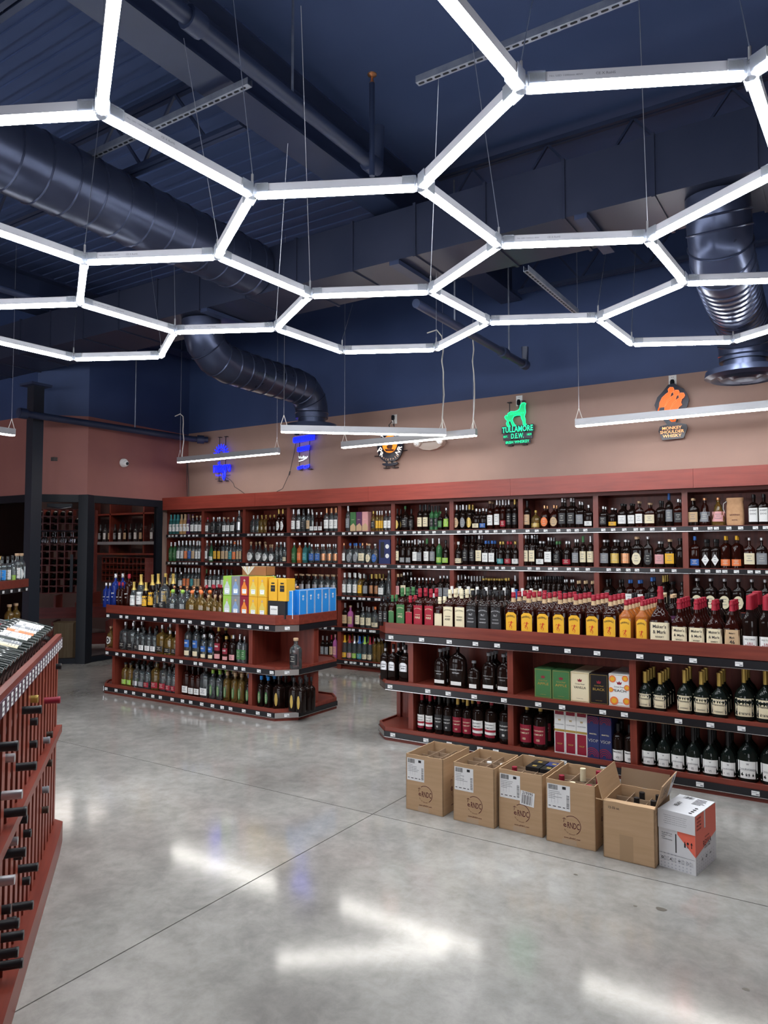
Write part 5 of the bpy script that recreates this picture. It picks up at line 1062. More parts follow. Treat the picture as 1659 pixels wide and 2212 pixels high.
# outlets, emergency light, camera
for k, (x, z, lab) in enumerate(((-4.951, 3.203, 'white outlet plate above the amber sign'), (-3.232, 3.255, 'white outlet plate above the green sign'), (-1.53, 3.276, 'white outlet plate above the orange sign'))):
    t = thing('wall_outlet', lab, 'outlet', (x, 7.997, z)); MB().box((-.038, -.006, -.06), (.038, 0, .06), TAG).obj('plate', t)
    mb = MB(); mb.lathe([(-.045, .012), (-.035, .022), (.0, .022), (.02, .015)], BLK, 12, 1, .9); mb.obj('plug', t, True, loc=(0 if k else -.01, -.026, -.01 if k else .03))
    mb = MB()
    for dx in (-.008, .008): mb.box((dx-.002, -.007, .035), (dx+.002, -.0055, .043), BLK)
    mb.obj('socket_slots', t)
    if k: MB().tube([(0, -.03, -.05), (.01, -.03, -.09), (.0, -.02, -.14)], .005, WIRE, 6).obj('plug_cord', t)
t = thing('emergency_light', 'white twin head emergency light on the back wall', 'light', (-4.393, 7.998, 2.80)); EMW = mat('aged_white_plastic', (.55, .47, .42), .5)
mb = MB(); npoly(mb, [(-.20, .05), (-.17, .0), (-.10, -.035), (.0, -.05), (.10, -.035), (.17, .0), (.20, .05)], -.07, .068, EMW); mb.obj('housing', t)
for s_ in (-1, 1):
    h_ = MB().tube([(s_*.16, -.05, .06), (s_*.16, -.12, .05)], .052, EMW, 18).obj('lamp_head', t, True); MB().tube([(s_*.16, -.119, .05), (s_*.16, -.124, .049)], .036, CHR, 16).obj('lens', h_)
t = thing('dome_camera', 'white dome security camera on the dark rose wall', 'camera', (-8.705, 6.72, 2.745), pi/2)
MB().tube([(0, 0, 0), (0, -.03, 0), (0, -.05, 0)], [.062, .062, .05], TAG, 20).obj('base', t, True); MB().tube([(0, -.045, -.008), (0, -.075, -.012), (0, -.09, -.014)], [.045, .038, .015], TAG, 18).obj('eyeball', t, True); MB().tube([(0, -.088, -.014), (0, -.094, -.015)], .022, BLK, 14).obj('lens', t)
t = thing('hanging_cables', 'thin dark cables down the corner at the left of the wall shelving', 'cable', (-8.70, 7.90, 2.3)); mb = MB()
for k in range(2): mb.tube([(.02+.03*k, 0, 0), (.0+.04*k, 0, .3), (.02, -.02, .62), (.04+.01*k, 0, .66)], .005, WIRE, 5)
mb.obj('cable', t)

# ---------------------------------------------------------------- gift boxes and other packed goods
def carton(name, lab, loc, w, d, h, c, rz=0, group=None, draw=None, cat='box', mt=None):
    t = thing(name, lab, cat, loc, rz, group); m_ = mt or solid(c)
    bx = MB().box((-w/2, 0, 0), (w/2, d, h), m_); o = bx.obj('carton', t)
    bv = o.modifiers.new('soft', 'BEVEL'); bv.width = .0012; bv.segments = 1
    if draw: mb = MB(); draw(mb, w, h, flatY(-.0012)); mb.obj('printed_front', t)
    return t
def patbot(mb, w, h, fn, liquid):
    pts = [(-.32, .06), (.32, .06), (.36, .30), (.30, .48), (.14, .62), (.10, .72), (-.10, .72), (-.14, .62), (-.30, .48), (-.36, .30)]
    mb.add([fn(x*w, z*h) for x, z in pts], [tuple(range(10))], liquid)
    mb.add([fn(.09*w*cos(a)*1.2, h*.80 + .09*w*1.2*sin(a)) for a in [2*pi*k/12 for k in range(12)]], [tuple(range(12))], solid('tan'))
    f2 = flatY(-.0018)
    mb.add([f2(x*w, z*h) for x, z in ((-.22, .14), (.22, .14), (.24, .36), (-.24, .36))], [(0, 1, 2, 3)], mat('label_wash', tuple(min(1, v*1.5+.12) for v in liquid.node_tree.nodes['Principled BSDF'].inputs['Base Color'].default_value[:3]), .5))
    put_text(mb, 'PATRON', w*.36, flatY(-.0024), INK, 0, .31*h); put_text(mb, 'TEQUILA', w*.26, flatY(-.0024), INKG, 0, .22*h)
PXS = [-4.978, -4.868, -4.758, -4.648, -4.538]
PC = [('lime', 'green', 'silver'), ('grey', 'grey patterned', 'sky2'), ('darkred', 'dark red', 'orange'), ('yellow', 'yellow', 'gold'), ('yellow', 'second yellow', 'gold')]
MATS['liq_silver'] = mat('liq_silver', (.55, .62, .60), .5); mat('liq_sky2', (.22, .34, .55), .5); mat('liq_orange', (.75, .22, .03), .5); mat('liq_gold', (.70, .55, .12), .5)
for lv in (0, 1):
    for k, x in enumerate(PXS):
        cc, nm, lq = PC[k]
        carton('tequila_box', '%s tequila box with bottle picture, %s layer, left island' % (nm, ['lower', 'upper'][lv]), (x, 5.035, .897+lv*.186), .106, .106, .184, cc, 0, 'tequila boxes on the left island', lambda mb, w, h, fn, q=lq: patbot(mb, w, h, fn, mat('liq_'+q, (0, 0, 0))))
def backprint(mb, w, h, fn):
    mb.add([fn(x*w, z*h) for x, z in ((-.26, .42), (.26, .42), (.26, .70), (-.26, .70))], [(0, 1, 2, 3)], INK); mb.add([fn(x*w, z*h) for x, z in ((-.20, .76), (.20, .76), (.20, .82), (-.20, .82))], [(0, 1, 2, 3)], INK)
    put_text(mb, 'PATRON', w*.40, flatY(-.002), solid('gold'), 0, .58*h)
for k in range(2): carton('tequila_box', 'yellow tequila box with black panel, %s, on the black box' % ['left', 'right'][k], (-4.418+k*.108, 5.045, 1.054), .098, .12, .200, 'yellow', 0, 'tequila boxes on the left island', backprint)
def blackprint(mb, w, h, fn):
    mb.add([fn(x*w-.03, z*h) for x, z in ((-.22, .22), (.22, .22), (.22, .72), (-.22, .72))], [(0, 1, 2, 3)], solid('white')); put_text(mb, 'PATRON', w*.32, flatY(-.002), INK, -.03, .52*h)
carton('tequila_box', 'wide black tequila box with white label, left island corner', (-4.375, 5.045, .897), .205, .13, .155, 'black', 0, None, blackprint)
def blueprint(mb, w, h, fn):
    for a, b in (((-.5, 0), (-.46, 1)), ((.46, 0), (.5, 1)), ((-.5, .985), (.5, 1))): mb.add([fn(a[0]*w, a[1]*h), fn(b[0]*w, a[1]*h), fn(b[0]*w, b[1]*h), fn(a[0]*w, b[1]*h)], [(0, 1, 2, 3)], solid('white'))
    mb.add([fn(w*.11*cos(2*pi*k/12), h*.68+w*.11*sin(2*pi*k/12)) for k in range(12)], [tuple(range(12))], solid('white')); mb.add([fn(w*x, h*z) for x, z in ((-.10, .75), (-.13, .82), (-.04, .79), (0, .85), (.04, .79), (.13, .82), (.10, .75))], [tuple(range(7))], solid('white'))
    mb.add([flatY(-.002)(w*.06*cos(2*pi*k/12), h*.68+w*.06*sin(2*pi*k/12)) for k in range(12)], [tuple(range(12))], solid('sky'))
carton('tequila_gift_box', 'blue gift box facing front at the island corner', (-4.282, 5.075, .897), .115, .105, .25, 'sky', radians(24), None, blueprint)
for k in range(5): carton('tequila_gift_box', 'blue gift box with white edges, %s in the row along the end' % ORD[k], (-4.215, 5.225+k*.113, .897), .106, .115, .25, 'sky', pi/2, 'blue gift boxes on the left island end', blueprint)
t = thing('open_presentation_box', 'open brown presentation box with white fanned lining atop the boxes', 'box', (-4.94, 5.20, 1.27))
MB().box((0, 0, 0), (.30, .13, .004), solid('tan')).box((.0, .126, 0), (.30, .13, .085), solid('tan')).box((.296, 0, 0), (.30, .13, .085), mat('box_brown', (.32, .13, .05), .5)).box((.15, -.001, .0), (.30, .004, .085), mat('box_brown', (.32, .13, .05), .5)).obj('box_shell', t)
mb = MB()
for k in range(8): a = pi*(.12+.76*k/7); mb.add([(.075, -.004, 0), (.075+.09*cos(a-.12), -.004, .085), (.075+.09*cos(a+.12), -.004, .085)], [(0, 1, 2)], solid('white' if k % 2 else 'cream'))
mb.box((0, -.002, 0), (.15, .003, .085), solid('copper')); mb.obj('fanned_lining', t)
for k, x in enumerate((-4.955, -4.845, -4.735, -4.625)): carton('tequila_box', 'green topped tequila box behind the picture boxes, %s from left' % ORD[k], (x, 5.16, .897), .104, .104, .37, 'lime', 0, 'tequila boxes on the left island')
# whisky gift boxes, right island
def crown(flav, ink, extra=None):
    def f(mb, w, h, fn):
        for a, b in (((-.47, .03), (-.455, .97)), ((.455, .03), (.47, .97)), ((-.47, .03), (.47, .04)), ((-.47, .96), (.47, .97))): mb.add([fn(a[0]*w, a[1]*h), fn(b[0]*w, a[1]*h), fn(b[0]*w, b[1]*h), fn(a[0]*w, b[1]*h)], [(0, 1, 2, 3)], solid('gold'))
        mb.add([fn(w*x, h*z) for x, z in ((-.09, .68), (.09, .68), (.13, .77), (.05, .74), (0, .79), (-.05, .74), (-.13, .77))], [tuple(range(7))], solid('darkred')); put_text(mb, 'Crown Royal', w*.5, fn, ink, 0, .60*h); put_text(mb, flav, w*.66, fn, ink, 0, .49*h, hgt=.017)
        put_text(mb, 'FLAVORED WHISKY', w*.36, fn, ink, 0, .12*h)
        if extra: extra(mb, w, h, fn)
    return f
def peach(mb, w, h, fn):
    for x, z, r in ((-.32, .84, .17), (.28, .88, .15), (.36, .60, .14), (-.40, .50, .12), (-.25, .17, .20), (.33, .18, .17)):
        for q, cc, f2 in ((1, 'orange', flatY(-.0014)), (.62, 'yellow', flatY(-.0018))):
            mb.add([f2(max(-.49, min(.49, x+r*q*cos(2*pi*k/14)))*w, max(.01, min(.99, z+r*q*sin(2*pi*k/14)*w/h))*h) for k in range(14)], [tuple(range(14))], solid(cc))
BXC = [(-1.881, .125, 'green', 'green whisky box reading apple, left of the pair', 'APPLE', 'gold'), (-1.749, .128, 'green', 'green whisky box reading apple, right of the pair', 'APPLE', 'gold'), (-1.615, .130, 'cream', 'cream whisky box reading vanilla', 'VANILLA', 'black'),
       (-1.483, .125, 'black', 'black whisky box reading black', 'BLACK', 'gold'), (-1.345, .140, 'white', 'white whisky box with peach fruit pictures', 'PEACH', 'black')]
for x, w_, c_, lab, fl_, ik in BXC:
    for r_ in range(3): carton('whisky_box', lab if not r_ else lab.split(' reading')[0].split(' with')[0] + ', row %s behind the %s front box' % (ROWN[r_+1], fl_.lower() + (' left' if x < -1.85 else ' right' if x < -1.7 else '')), (x, 5.045+r_*.118, .462), w_, .112, .205 if c_ != 'white' else .215, c_, 0, 'whisky gift boxes on the right island', crown(fl_, solid(ik) if ik != 'black' else INK, peach if fl_ == 'PEACH' else None))
def vsop(mb, w, h, fn):
    R_ = lambda x0, z0, x1, z1, m_: mb.add([fn(x0*w, z0*h), fn(x1*w, z0*h), fn(x1*w, z1*h), fn(x0*w, z1*h)], [(0, 1, 2, 3)], m_)
    R_(-.42, .03, .42, .44, solid('darkred')); R_(-.42, .80, .42, .97, solid('darkred')); R_(-.49, .455, .49, .50, solid('gold')); R_(-.12, .86, .12, .99, solid('cream'))
    put_text(mb, 'VSOP', w*.5, flatY(-.0018), solid('gold'), 0, .20*h); put_text(mb, 'COURVOISIER', w*.8, flatY(-.0018), INKG, 0, .60*h); put_text(mb, 'w', w*.3, flatY(-.0018), solid('gold'), 0, .69*h)
for k, x in enumerate((-1.763, -1.684, -1.606)):
    for r_ in range(5): carton('cognac_box', 'tall white and red cognac box, %s from left' % ORD[k] + (', row %s' % ROWN[r_+1] if r_ else ', front row'), (x, 5.045+r_*.081, .092), .076, .077, .335, 'white', 0, 'cognac boxes on the right island bottom shelf', vsop)
def mart(mb, w, h, fn):
    for zc in (.80, .02):
        for k in range(4):
            r = .20+.14*k; pts = [(max(-.49, min(.49, -.1+r*2.2*w*0+r*1.9*cos(a)*.5)), zc+.02+r*.32*sin(a)) for a in [pi*j/10 for j in range(11)]]; r2 = r+.05
            p2 = [(max(-.49, min(.49, -.1+r2*1.9*cos(a)*.5)), zc+.02+r2*.32*sin(a)) for a in [pi*j/10 for j in range(11)]]
            mb.add([fn(a*w, min(.99, max(.01, b))*h) for a, b in pts + p2], [(j, j+1, j+12, j+11) for j in range(10)], solid('red'))
    put_text(mb, 'MARTELL', w*.62, fn, solid('cream'), 0, .58*h); put_text(mb, 'VSOP', w*.85, fn, solid('silver'), 0, .42*h)
for k, x in enumerate((-1.527, -1.443)):
    for r_ in range(2): carton('cognac_box', 'navy cognac box with red curves, %s one%s' % (['left', 'right'][k], ', row two' if r_ else ', front row'), (x, 5.045+r_*.088, .092), .081, .084, .285, 'navy', 0, 'navy cognac boxes on the right island', mart)
for x, w_, c_, lab in ((-5.35, .085, 'green', 'dark green gift box on the top wall shelf'), (-5.257, .085, 'purple', 'dusky rose gift box on the top wall shelf'), (-5.165, .088, 'pink', 'pink gift box on the top wall shelf')):
    carton('gift_box', lab, (x, 7.63, 1.747), w_, .085, .245, c_, 0, 'gift boxes on the top wall shelf', lambda mb, w, h, fn: (put_text(mb, 'TEQUILA', w*.5, fn, solid('cream'), 0, .6*h), mb.add([fn(-.49*w, .02*h), fn(.49*w, .02*h), fn(.49*w, .25*h), fn(.1*w, .42*h), fn(-.49*w, .28*h)], [(0, 1, 2, 3, 4)], solid('tan'))))
def tinbox(mb, w, h, fn):
    mb.add([fn(x*w, z*h) for x, z in ((-.36, .25), (-.02, .25), (-.02, .90), (-.36, .90))], [(0, 1, 2, 3)], INK)
    for z in (.28, .70): mb.add([fn(.24*w+.033*cos(2*pi*k/14), z*h+.033*sin(2*pi*k/14)) for k in range(14)], [tuple(range(14))], solid('white'))
    put_text(mb, 'BRANDY', w*.25, fn, solid('silver'), 0, .09*h)
carton('gift_box', 'navy gift set box with two white balls, second shelf', (-4.872, 7.63, 1.337), .165, .10, .30, 'navy', 0, None, lambda mb, w, h, fn: (mb.add([fn(x*w, z*h) for x, z in ((-.36, .25), (-.02, .25), (-.02, .90), (-.36, .90))], [(0, 1, 2, 3)], INK), [mb.add([fn(.24*w+.028*cos(2*pi*k/14), z*h+.028*sin(2*pi*k/14)) for k in range(14)], [tuple(range(14))], solid('white')) for z in (.33, .72)]))
t = thing('drawstring_bag', 'tan cloth drawstring bag on the top shelf at right', 'bag', (-.928, 7.68, 1.747))
MB().lathe([(0, .92), (.02, 1.0), (.10, 1.0), (.19, .96), (.225, .88), (.245, 1.0), (.262, .97)], noisy('tan_cloth', (.52, .29, .15), (.60, .35, .19), (1, 1, 1), 30, 4, (.8, .9)), 20, .078, .045, 3).obj('bag_body', t, True)
mb = MB(); put_text(mb, 'WHISKEY', .09, flatY(-.0475), MAROON, 0, .10, arc=.2); put_text(mb, 'BARREL', .05, flatY(-.0475), MAROON, 0, .05); mb.obj('print', t)
MB().tube([(-.075, 0, .23), (-.10, -.01, .21), (-.105, 0, .16), (-.09, 0, .12)], .003, CORD, 5).obj('drawstring', t)
carton('bottle_box', 'dark patterned bottle box at the left end of the left island', (-6.70, 5.21, .462), .08, .08, .255, 'grey', 0, None, lambda mb, w, h, fn: (put_text(mb, 'TEQUILA', w*.7, fn, solid('cream'), 0, .8*h), put_text(mb, 'EXTRA', w*.5, fn, solid('pink'), 0, .3*h)))
place_bottles()

# ---------------------------------------------------------------- cardboard boxes on the floor
def eye_logo(mb, fn, x, z, s=1.):
    n = 30
    for k in range(n):
        a0, a1 = radians(128 - k*8.4), radians(128-(k+1)*8.4 - .1); th = .0016*s
        if k > 21: continue
        mb.add([fn(x+(.046*s+o_)*cos(a), z+(.046*s+o_)*sin(a)) for a, o_ in ((a0, -th), (a1, -th), (a1, th), (a0, th))], [(0, 1, 2, 3)], MAROON)
    put_text(mb, 'RNDC', .064*s, fn, MAROON, x+.008*s, z-.002*s, hgt=.031*s); put_text(mb, 'e', .016*s, fn, MAROON, x-.037*s, z-.006*s, rot=.2)
    for a, b in (((-.044, .008), (-.040, .030)), ((-.040, .030), (-.049, .024)), ((-.040, .030), (-.031, .024))):
        dx, dz = (b[0]-a[0])*s, (b[1]-a[1])*s; l = math.hypot(dx, dz); u, v = -dz/l*.0012, dx/l*.0012; ax, az, bx_, bz = x+a[0]*s, z+a[1]*s, x+b[0]*s, z+b[1]*s
        mb.add([fn(ax+u, az+v), fn(ax-u, az-v), fn(bx_-u, bz-v), fn(bx_+u, bz+v)], [(0, 1, 2, 3)], MAROON)
    t_ = 'RECYCLE REUSABLE CARTON'
    for k, ch in enumerate(t_):
        if ch != ' ': a = radians(215 + k*4.7); put_text(mb, ch, .0030*s, fn, MAROON, x+.047*s*cos(a), z+.047*s*sin(a), rot=a+pi/2)
    put_text(mb, 'www.eRNDC.com', .085*s, fn, MAROON, x, z-.066*s)
def ship_label(mb, fn, x0, x1, z0, z1, rs):
    mb.add([fn(x0, z0), fn(x1, z0), fn(x1, z1), fn(x0, z1)], [(0, 1, 2, 3)], TAG); f2 = lambda a, b: tuple(u+v for u, v in zip(fn(a, b), (0, -.0004, 0)))
    R_ = lambda a, b, c, d, m_=INK: mb.add([f2(x0+(x1-x0)*a, z0+(z1-z0)*b), f2(x0+(x1-x0)*c, z0+(z1-z0)*b), f2(x0+(x1-x0)*c, z0+(z1-z0)*d), f2(x0+(x1-x0)*a, z0+(z1-z0)*d)], [(0, 1, 2, 3)], m_)
    x = .05
    while x < .44: w_ = rs.choice((.008, .014, .02)); R_(x, .78, x+w_, .97); x += w_ + rs.choice((.008, .014))
    R_(.66, .84, .82, .95)
    for k in range(5): R_(.05, .70-k*.07, .30+rs.random()*.4, .715-k*.07, INKG)
    for x in (.18, .32, .46): R_(x, .25, x+.005, .66, INKG)
    z = .10
    while z < .62: w_ = rs.choice((.01, .02)); R_(.84, z, .96, z+w_); z += w_+.02
    for x, w_ in ((.05, .10), (.24, .14), (.46, .14), (.68, .10)): R_(x, .10, x+w_, .13)
rs = random.Random(7)
def carton_open(lab, x0, x1, y, rz, h=.32, d=.33, grid=(3, 4), logo=True, kink=0):
    w = x1-x0; t = thing('cardboard_box', lab, 'box', (x0, y, 0), rz, 'open cardboard boxes on the floor'); T = .004
    mb = MB()
    def wall(a, b, z1a, z1b, th):   # wall from a to b with slightly wavy top edge
        n = 8; vs = []; dx, dy = b[0]-a[0], b[1]-a[1]; l = math.hypot(dx, dy); nx, ny = -dy/l*th, dx/l*th
        for i in range(n+1):
            k = i/n; x, y_ = a[0]+dx*k, a[1]+dy*k; z = z1a+(z1b-z1a)*k + rs.uniform(-.0018, .0018)*(0 < i < n); bow = .004*sin(pi*k)
            vs += [(x-nx/th*0, y_, 0), (x+nx, y_+ny, 0), (x-nx/th*bow*0, y_, z), (x+nx, y_+ny, z)]
        fs = []
        for i in range(n): o = i*4; fs += [(o, o+4, o+6, o+2), (o+1, o+3, o+7, o+5), (o+2, o+6, o+7, o+3)]
        fs += [(0, 2, 3, 1), (n*4, n*4+1, n*4+3, n*4+2)]; mb.add(vs, fs, KRAFT)
    wall((0, 0), (w, 0), h, h+.001, T); wall((w, 0), (w, d), h, h, T); wall((w, d), (0, d), h, h, T); wall((0, d), (0, 0), h, h, T); mb.box((0, 0, 0), (w, d, T), KRAFTI); mb.obj('carton_walls', t)
    nx, ny = grid
    for k in range(1, nx):
        j = rs.uniform(-.008, .008); MB().box((w*k/nx-.001+j, T+.002, .012), (w*k/nx+.001+j, d-T-.002, h-.022-rs.random()*.02), KRAFTI).obj('divider_card', t)
    for k in range(1, ny):
        j = rs.uniform(-.008, .008); MB().box((T+.002, d*k/ny-.001+j, .012), (w-T-.002, d*k/ny+.001+j, h-.026-rs.random()*.02), KRAFTI).obj('divider_card', t)
    if logo:
        mb = MB(); eye_logo(mb, flatY(-.0006), w*.53, .105, 1.0 if w < .26 else 1.0); mb.obj('printed_logo', t)
        mb = MB(); ship_label(mb, flatY(-.0008), w*.03, w*.50, h-.150, h-.022, rs); mb.obj('shipping_label', t)
        mb = MB(); mb.box((w*.33, -.0005, .0005), (w*.62, 0, .030), mat('packing_tape', (.50, .36, .24), .2)); mb.obj('packing_tape', t)
        MB().box((.004, -.0008, .001), (w-.004, 0, .003), KRAFTI).obj('bottom_fold', t)
        fnx = lambda a, z: (w+.0007, .16+a, z)
        mb = MB(); eye_logo(mb, fnx, 0, .14, 1.5); mb.obj('side_logo', t)
    return t, w, d, h
b1 = carton_open('worn open cardboard box, empty dividers, leftmost of the row', -2.245, -1.998, 3.752, -.02)
b2 = carton_open('open cardboard box with blue packs inside, second from left', -1.930, -1.679, 3.745, -.02)
b3 = carton_open('open cardboard box with black lids inside, third from left', -1.664, -1.413, 3.768, -.02)
b4 = carton_open('open cardboard box with waxed bottle tops inside, fourth from left', -1.386, -1.126, 3.744, -.02)
mb = MB(); f_ = lambda x, z: (x*cos(-.08)-z*sin(-.08)+.166, -.002, x*sin(-.08)+z*cos(-.08)+.185)
mb.add([f_(-.04, -.035), f_(.04, -.035), f_(.04, .04), f_(-.04, .04)], [(0, 1, 2, 3)], TAG)
for k in range(11): x = -.03+k*.0055; w_ = rs.choice((.0015, .003)); q = [f_(x, -.028), f_(x+w_, -.028), f_(x+w_, .02), f_(x, .02)]; mb.add([(a, b-.0005, c) for a, b, c in q], [(0, 1, 2, 3)], INK)
put_text(mb, '219395', .06, lambda x, z: tuple(u-v for u, v in zip(f_(x, z), (0, .0005, 0))), INK, 0, .030); mb.obj('barcode_sticker', b3[0])
# kraft box with raised flaps
t, w, d, h = carton_open('taller looking plain cardboard box with raised flaps, 12-32 oz.', -1.077, -.829, 3.703, -.03, .275, .30, (3, 3), False)
mb = MB(); mb.beam((0, .0, h), (-.035, .0, h+.002), .004, .004, KRAFT)
mb.add([(0, 0, h), (0, d, h), (-.03, d, h+.115), (-.03, 0, h+.115), (-.004, 0, h), (-.004, d, h), (-.034, d, h+.113), (-.034, 0, h+.113)], [(0, 1, 2, 3), (7, 6, 5, 4), (3, 2, 6, 7), (0, 3, 7, 4), (1, 5, 6, 2)], KRAFT); mb.obj('left_flap', t)
mb = MB(); mb.add([(w, 0, h), (w, d, h), (w+.035, d, h+.115), (w+.035, 0, h+.115), (w+.004, 0, h), (w+.004, d, h), (w+.039, d, h+.113), (w+.039, 0, h+.113)], [(3, 2, 1, 0), (4, 5, 6, 7), (3, 7, 6, 2), (0, 4, 7, 3), (1, 2, 6, 5)], KRAFT); rf = mb.obj('right_flap', t)
mb = MB(); fr_ = lambda a, z: (w+.0397+.0*a+(z-.0575)*.305-.0175, .15+a, h+z)
for s_, z in (('THE LOCK UP', .078), ('GLASS', .058), ('HANDLE WITH CARE', .038)): put_text(mb, s_, .12 if s_ != 'GLASS' else .09, fr_, INK, -.02, z)
mb.add([fr_(.07, .0), fr_(.145, .0), fr_(.145, .115), fr_(.07, .115)], [(0, 1, 2, 3)], TAG)
for k in range(8): mb.add([tuple(u+v for u, v in zip(fr_(a, z), (.0005, 0, 0))) for a, z in ((.08, .07+k*.004), (.12, .07+k*.004), (.12, .072+k*.004), (.08, .072+k*.004))], [(0, 1, 2, 3)], INK)
mb.obj('flap_print', t)
MB().add([(w, d, h), (0, d, h), (0, d+.02, h+.085), (w, d+.02, h+.085)], [(0, 1, 2, 3), (3, 2, 1, 0)], KRAFTI).obj('back_flap', t)
mb = MB(); mb.add([(0, 0, h), (w, 0, h), (w-.005, .06, h-.004), (.005, .055, h-.004), (0, 0, h-.003), (w, 0, h-.003), (w-.005, .06, h-.007), (.005, .055, h-.007)], [(0, 1, 2, 3), (7, 6, 5, 4), (2, 6, 7, 3)], KRAFT); mb.obj('front_flap', t)
mb = MB(); put_text(mb, '12-32 oz.', .055, flatY(-.0006), INK, .055, h-.028); put_text(mb, '12 CT', .03, lambda a, z: (w+.0006, a, z), INK, .04, h-.03); mb.obj('printed_text', t)
mb = MB(); mb.box((.08, -.0004, .002), (.145, 0, .125), mat('tape_residue', (.40, .26, .145), .45)); mb.obj('packing_tape', t)
b5 = (t, w, d, h)
def inbox(bx, u, v, top, rad_, mt, name, lab, cat='bottle', sq=False, wh=None):
    t, w, d, h = bx; x, y = u*w, v*d; c, s = cos(t.rotation_euler.z), sin(t.rotation_euler.z); X, Y = t.location.x + x*c - y*s, t.location.y + x*s + y*c
    o = thing(name, lab, cat, (X, Y, .006), t.rotation_euler.z)
    if sq:
        a, b = wh; MB().box((-a/2, -b/2, 0), (a/2, b/2, top-.026), mt).obj('pack_body', o); MB().box((-a/2-.001, -b/2-.001, top-.026), (a/2+.001, b/2+.001, top-.006), mt).box((-.012, -.012, top-.006), (.012, .012, top-.0052), solid('gold')).obj('lid', o)
    else:
        B_ = Bot('std', .07, top); B_.body(glass('wine'), .97).obj('glass_body', o, True); cap_mesh(B_, mt, 'foil').obj('cap', o, True)
for u, v, m_, k in ((.5, .62, 'white', 0), (.83, .62, 'white', 1), (.38, .38, 'darkred', 2), (.62, .40, 'darkred', 3)): inbox(b2, [.5, .83, .5, .83][k], [.62, .62, .37, .37][k], [.285, .285, .25, .25][k], .0, solid(m_), 'bottle', ['white capped bottle at middle of the second box', 'white capped bottle at right of the second box', 'dark red capped bottle at middle of the second box', 'dark red capped bottle at right of the second box'][k])
for k in range(3): inbox(b2, [.18, .50, .82][k], .11, .285, 0, solid('navy'), 'packed_carton', 'navy pack standing along the front of second box, %s' % ['left', 'middle', 'right'][k], 'box', True, (.074, .062))
for u, v, m_, lb in ((.52, .64, 'black', 'left black lid'), (.80, .86, 'black', 'rear black lid'), (.82, .38, 'black', 'front black lid'), (.50, .88, 'navy', 'blue lid')):
    inbox(b3, *{'left black lid': (.5, .62), 'rear black lid': (.5, .875), 'front black lid': (.835, .62), 'blue lid': (.835, .875)}[lb], .305, 0, solid(m_), 'packed_carton', '%s of the packs in the third box' % lb, 'box', True, (.076, .072))
for u, v, nm in ((.16, .37, 'left'), (.5, .12, 'middle'), (.83, .12, 'right')): inbox(b3, u, v, .30 if nm == 'left' else .285, 0, solid('darkred' if nm != 'right' else 'black'), 'bottle', 'red waxed bottle top at %s of the third box' % nm)
for u, v, m_, lb in ((.5, .62, 'cream', 'cream corked'), (.83, .62, 'darkred', 'tall red waxed'), (.5, .12, 'cream', 'front cream corked'), (.16, .37, 'darkred', 'left red waxed'), (.83, .12, 'darkred', 'front right red waxed')): inbox(b4, u, v, .335 if lb in ('cream corked', 'tall red waxed') else .305, 0, solid(m_), 'bottle', lb + ' bottle top in the fourth box')
for u, v, lb in ((.5, .5, 'front left'), (.5, .83, 'rear left'), (.83, .5, 'front right'), (.83, .83, 'rear right')): inbox(b5, u, v, .262, 0, solid('black'), 'bottle', lb + ' black cap in the box with raised flaps')
# white and orange printed box
t = thing('printed_box', 'closed white and orange printed bottle carton at the right end', 'box', (-.822, 3.745, 0), -.18); w, d, h = .173, .27, .272
WB = mat('white_board', (.70, .70, .72), .55); OR = mat('coral_print', (.85, .16, .10), .5)
o = MB().box((0, 0, 0), (w, d, h), WB).obj('carton_body', t)
F = flatY(-.0008); S = lambda a, z: (w+.0008, a, z); Tp = lambda a, b: (a, b, h+.0008)
mb = MB(); mb.add([F(w*.52, h*.70), F(w, h*.70), F(w, h*.30), F(w*.52, h*.62)], [(3, 2, 1, 0)], OR); mb.add([S(0, h*.99), S(d, h*.99), S(d, h*.50), S(0, h*.30)], [(3, 2, 1, 0)], OR); mb.obj('orange_panel', t)
mb = MB(); mb.add([F(w*.46, h*.30), F(w*.49, h*.30), F(w*.49, h*.62), F(w*.46, h*.62)], [(0, 1, 2, 3)], INK)
for k, s_ in enumerate(('FILLED BOTTLES', 'UPRIGHT ONLY', 'KEEP', 'STORE WITH CAUTION')): put_text(mb, s_, .05 if len(s_) > 5 else .018, F, INK, w*.23 if len(s_) > 5 else w*.13, h*(.60-k*.035), hgt=.005)
for k in range(5): put_text(mb, 'PREMIUM SPIRIT FROM THE GLACIAL NORTH', .11-.006*(k % 3), flatY(-.0052), INKG, w*.47, h*(.92-k*.035), hgt=.003)
F2 = flatY(-.0016)
mb.box((w*.70, -.0012, h*.43), (w*.74, -.001, h*.50), INK); mb.box((w*.71, -.0012, h*.50), (w*.73, -.001, h*.53), INK); mb.add([F2(w*(.80+.03*cos(2*pi*k/10)), h*.51+.006*sin(2*pi*k/10)) for k in range(10)], [tuple(range(10))], INK); mb.box((w*.795, -.0016, h*.44), (w*.805, -.0014, h*.50), INK); mb.box((w*.77, -.0016, h*.435), (w*.83, -.0014, h*.442), INK)
mb.add([F2(w*x, h*z) for x, z in ((.87, .50), (.93, .50), (.90, .545))], [(0, 1, 2)], INK); mb.add([F2(w*x, h*z) for x, z in ((.89, .44), (.91, .44), (.91, .50), (.89, .50))], [(0, 1, 2, 3)], INK); mb.obj('front_print', t)
mb = MB()
for k in range(4): put_text(mb, ['o', 'A', 'w', 'O'][k], .012, F2, INK if k < 3 else INKG, w*(.10+k*.23), h*.17); [put_text(mb, 'ICELAND', .018, F2, INKG, w*(.19+k*.23), h*(.19-j*.025), hgt=.0025) for j in range(3)]
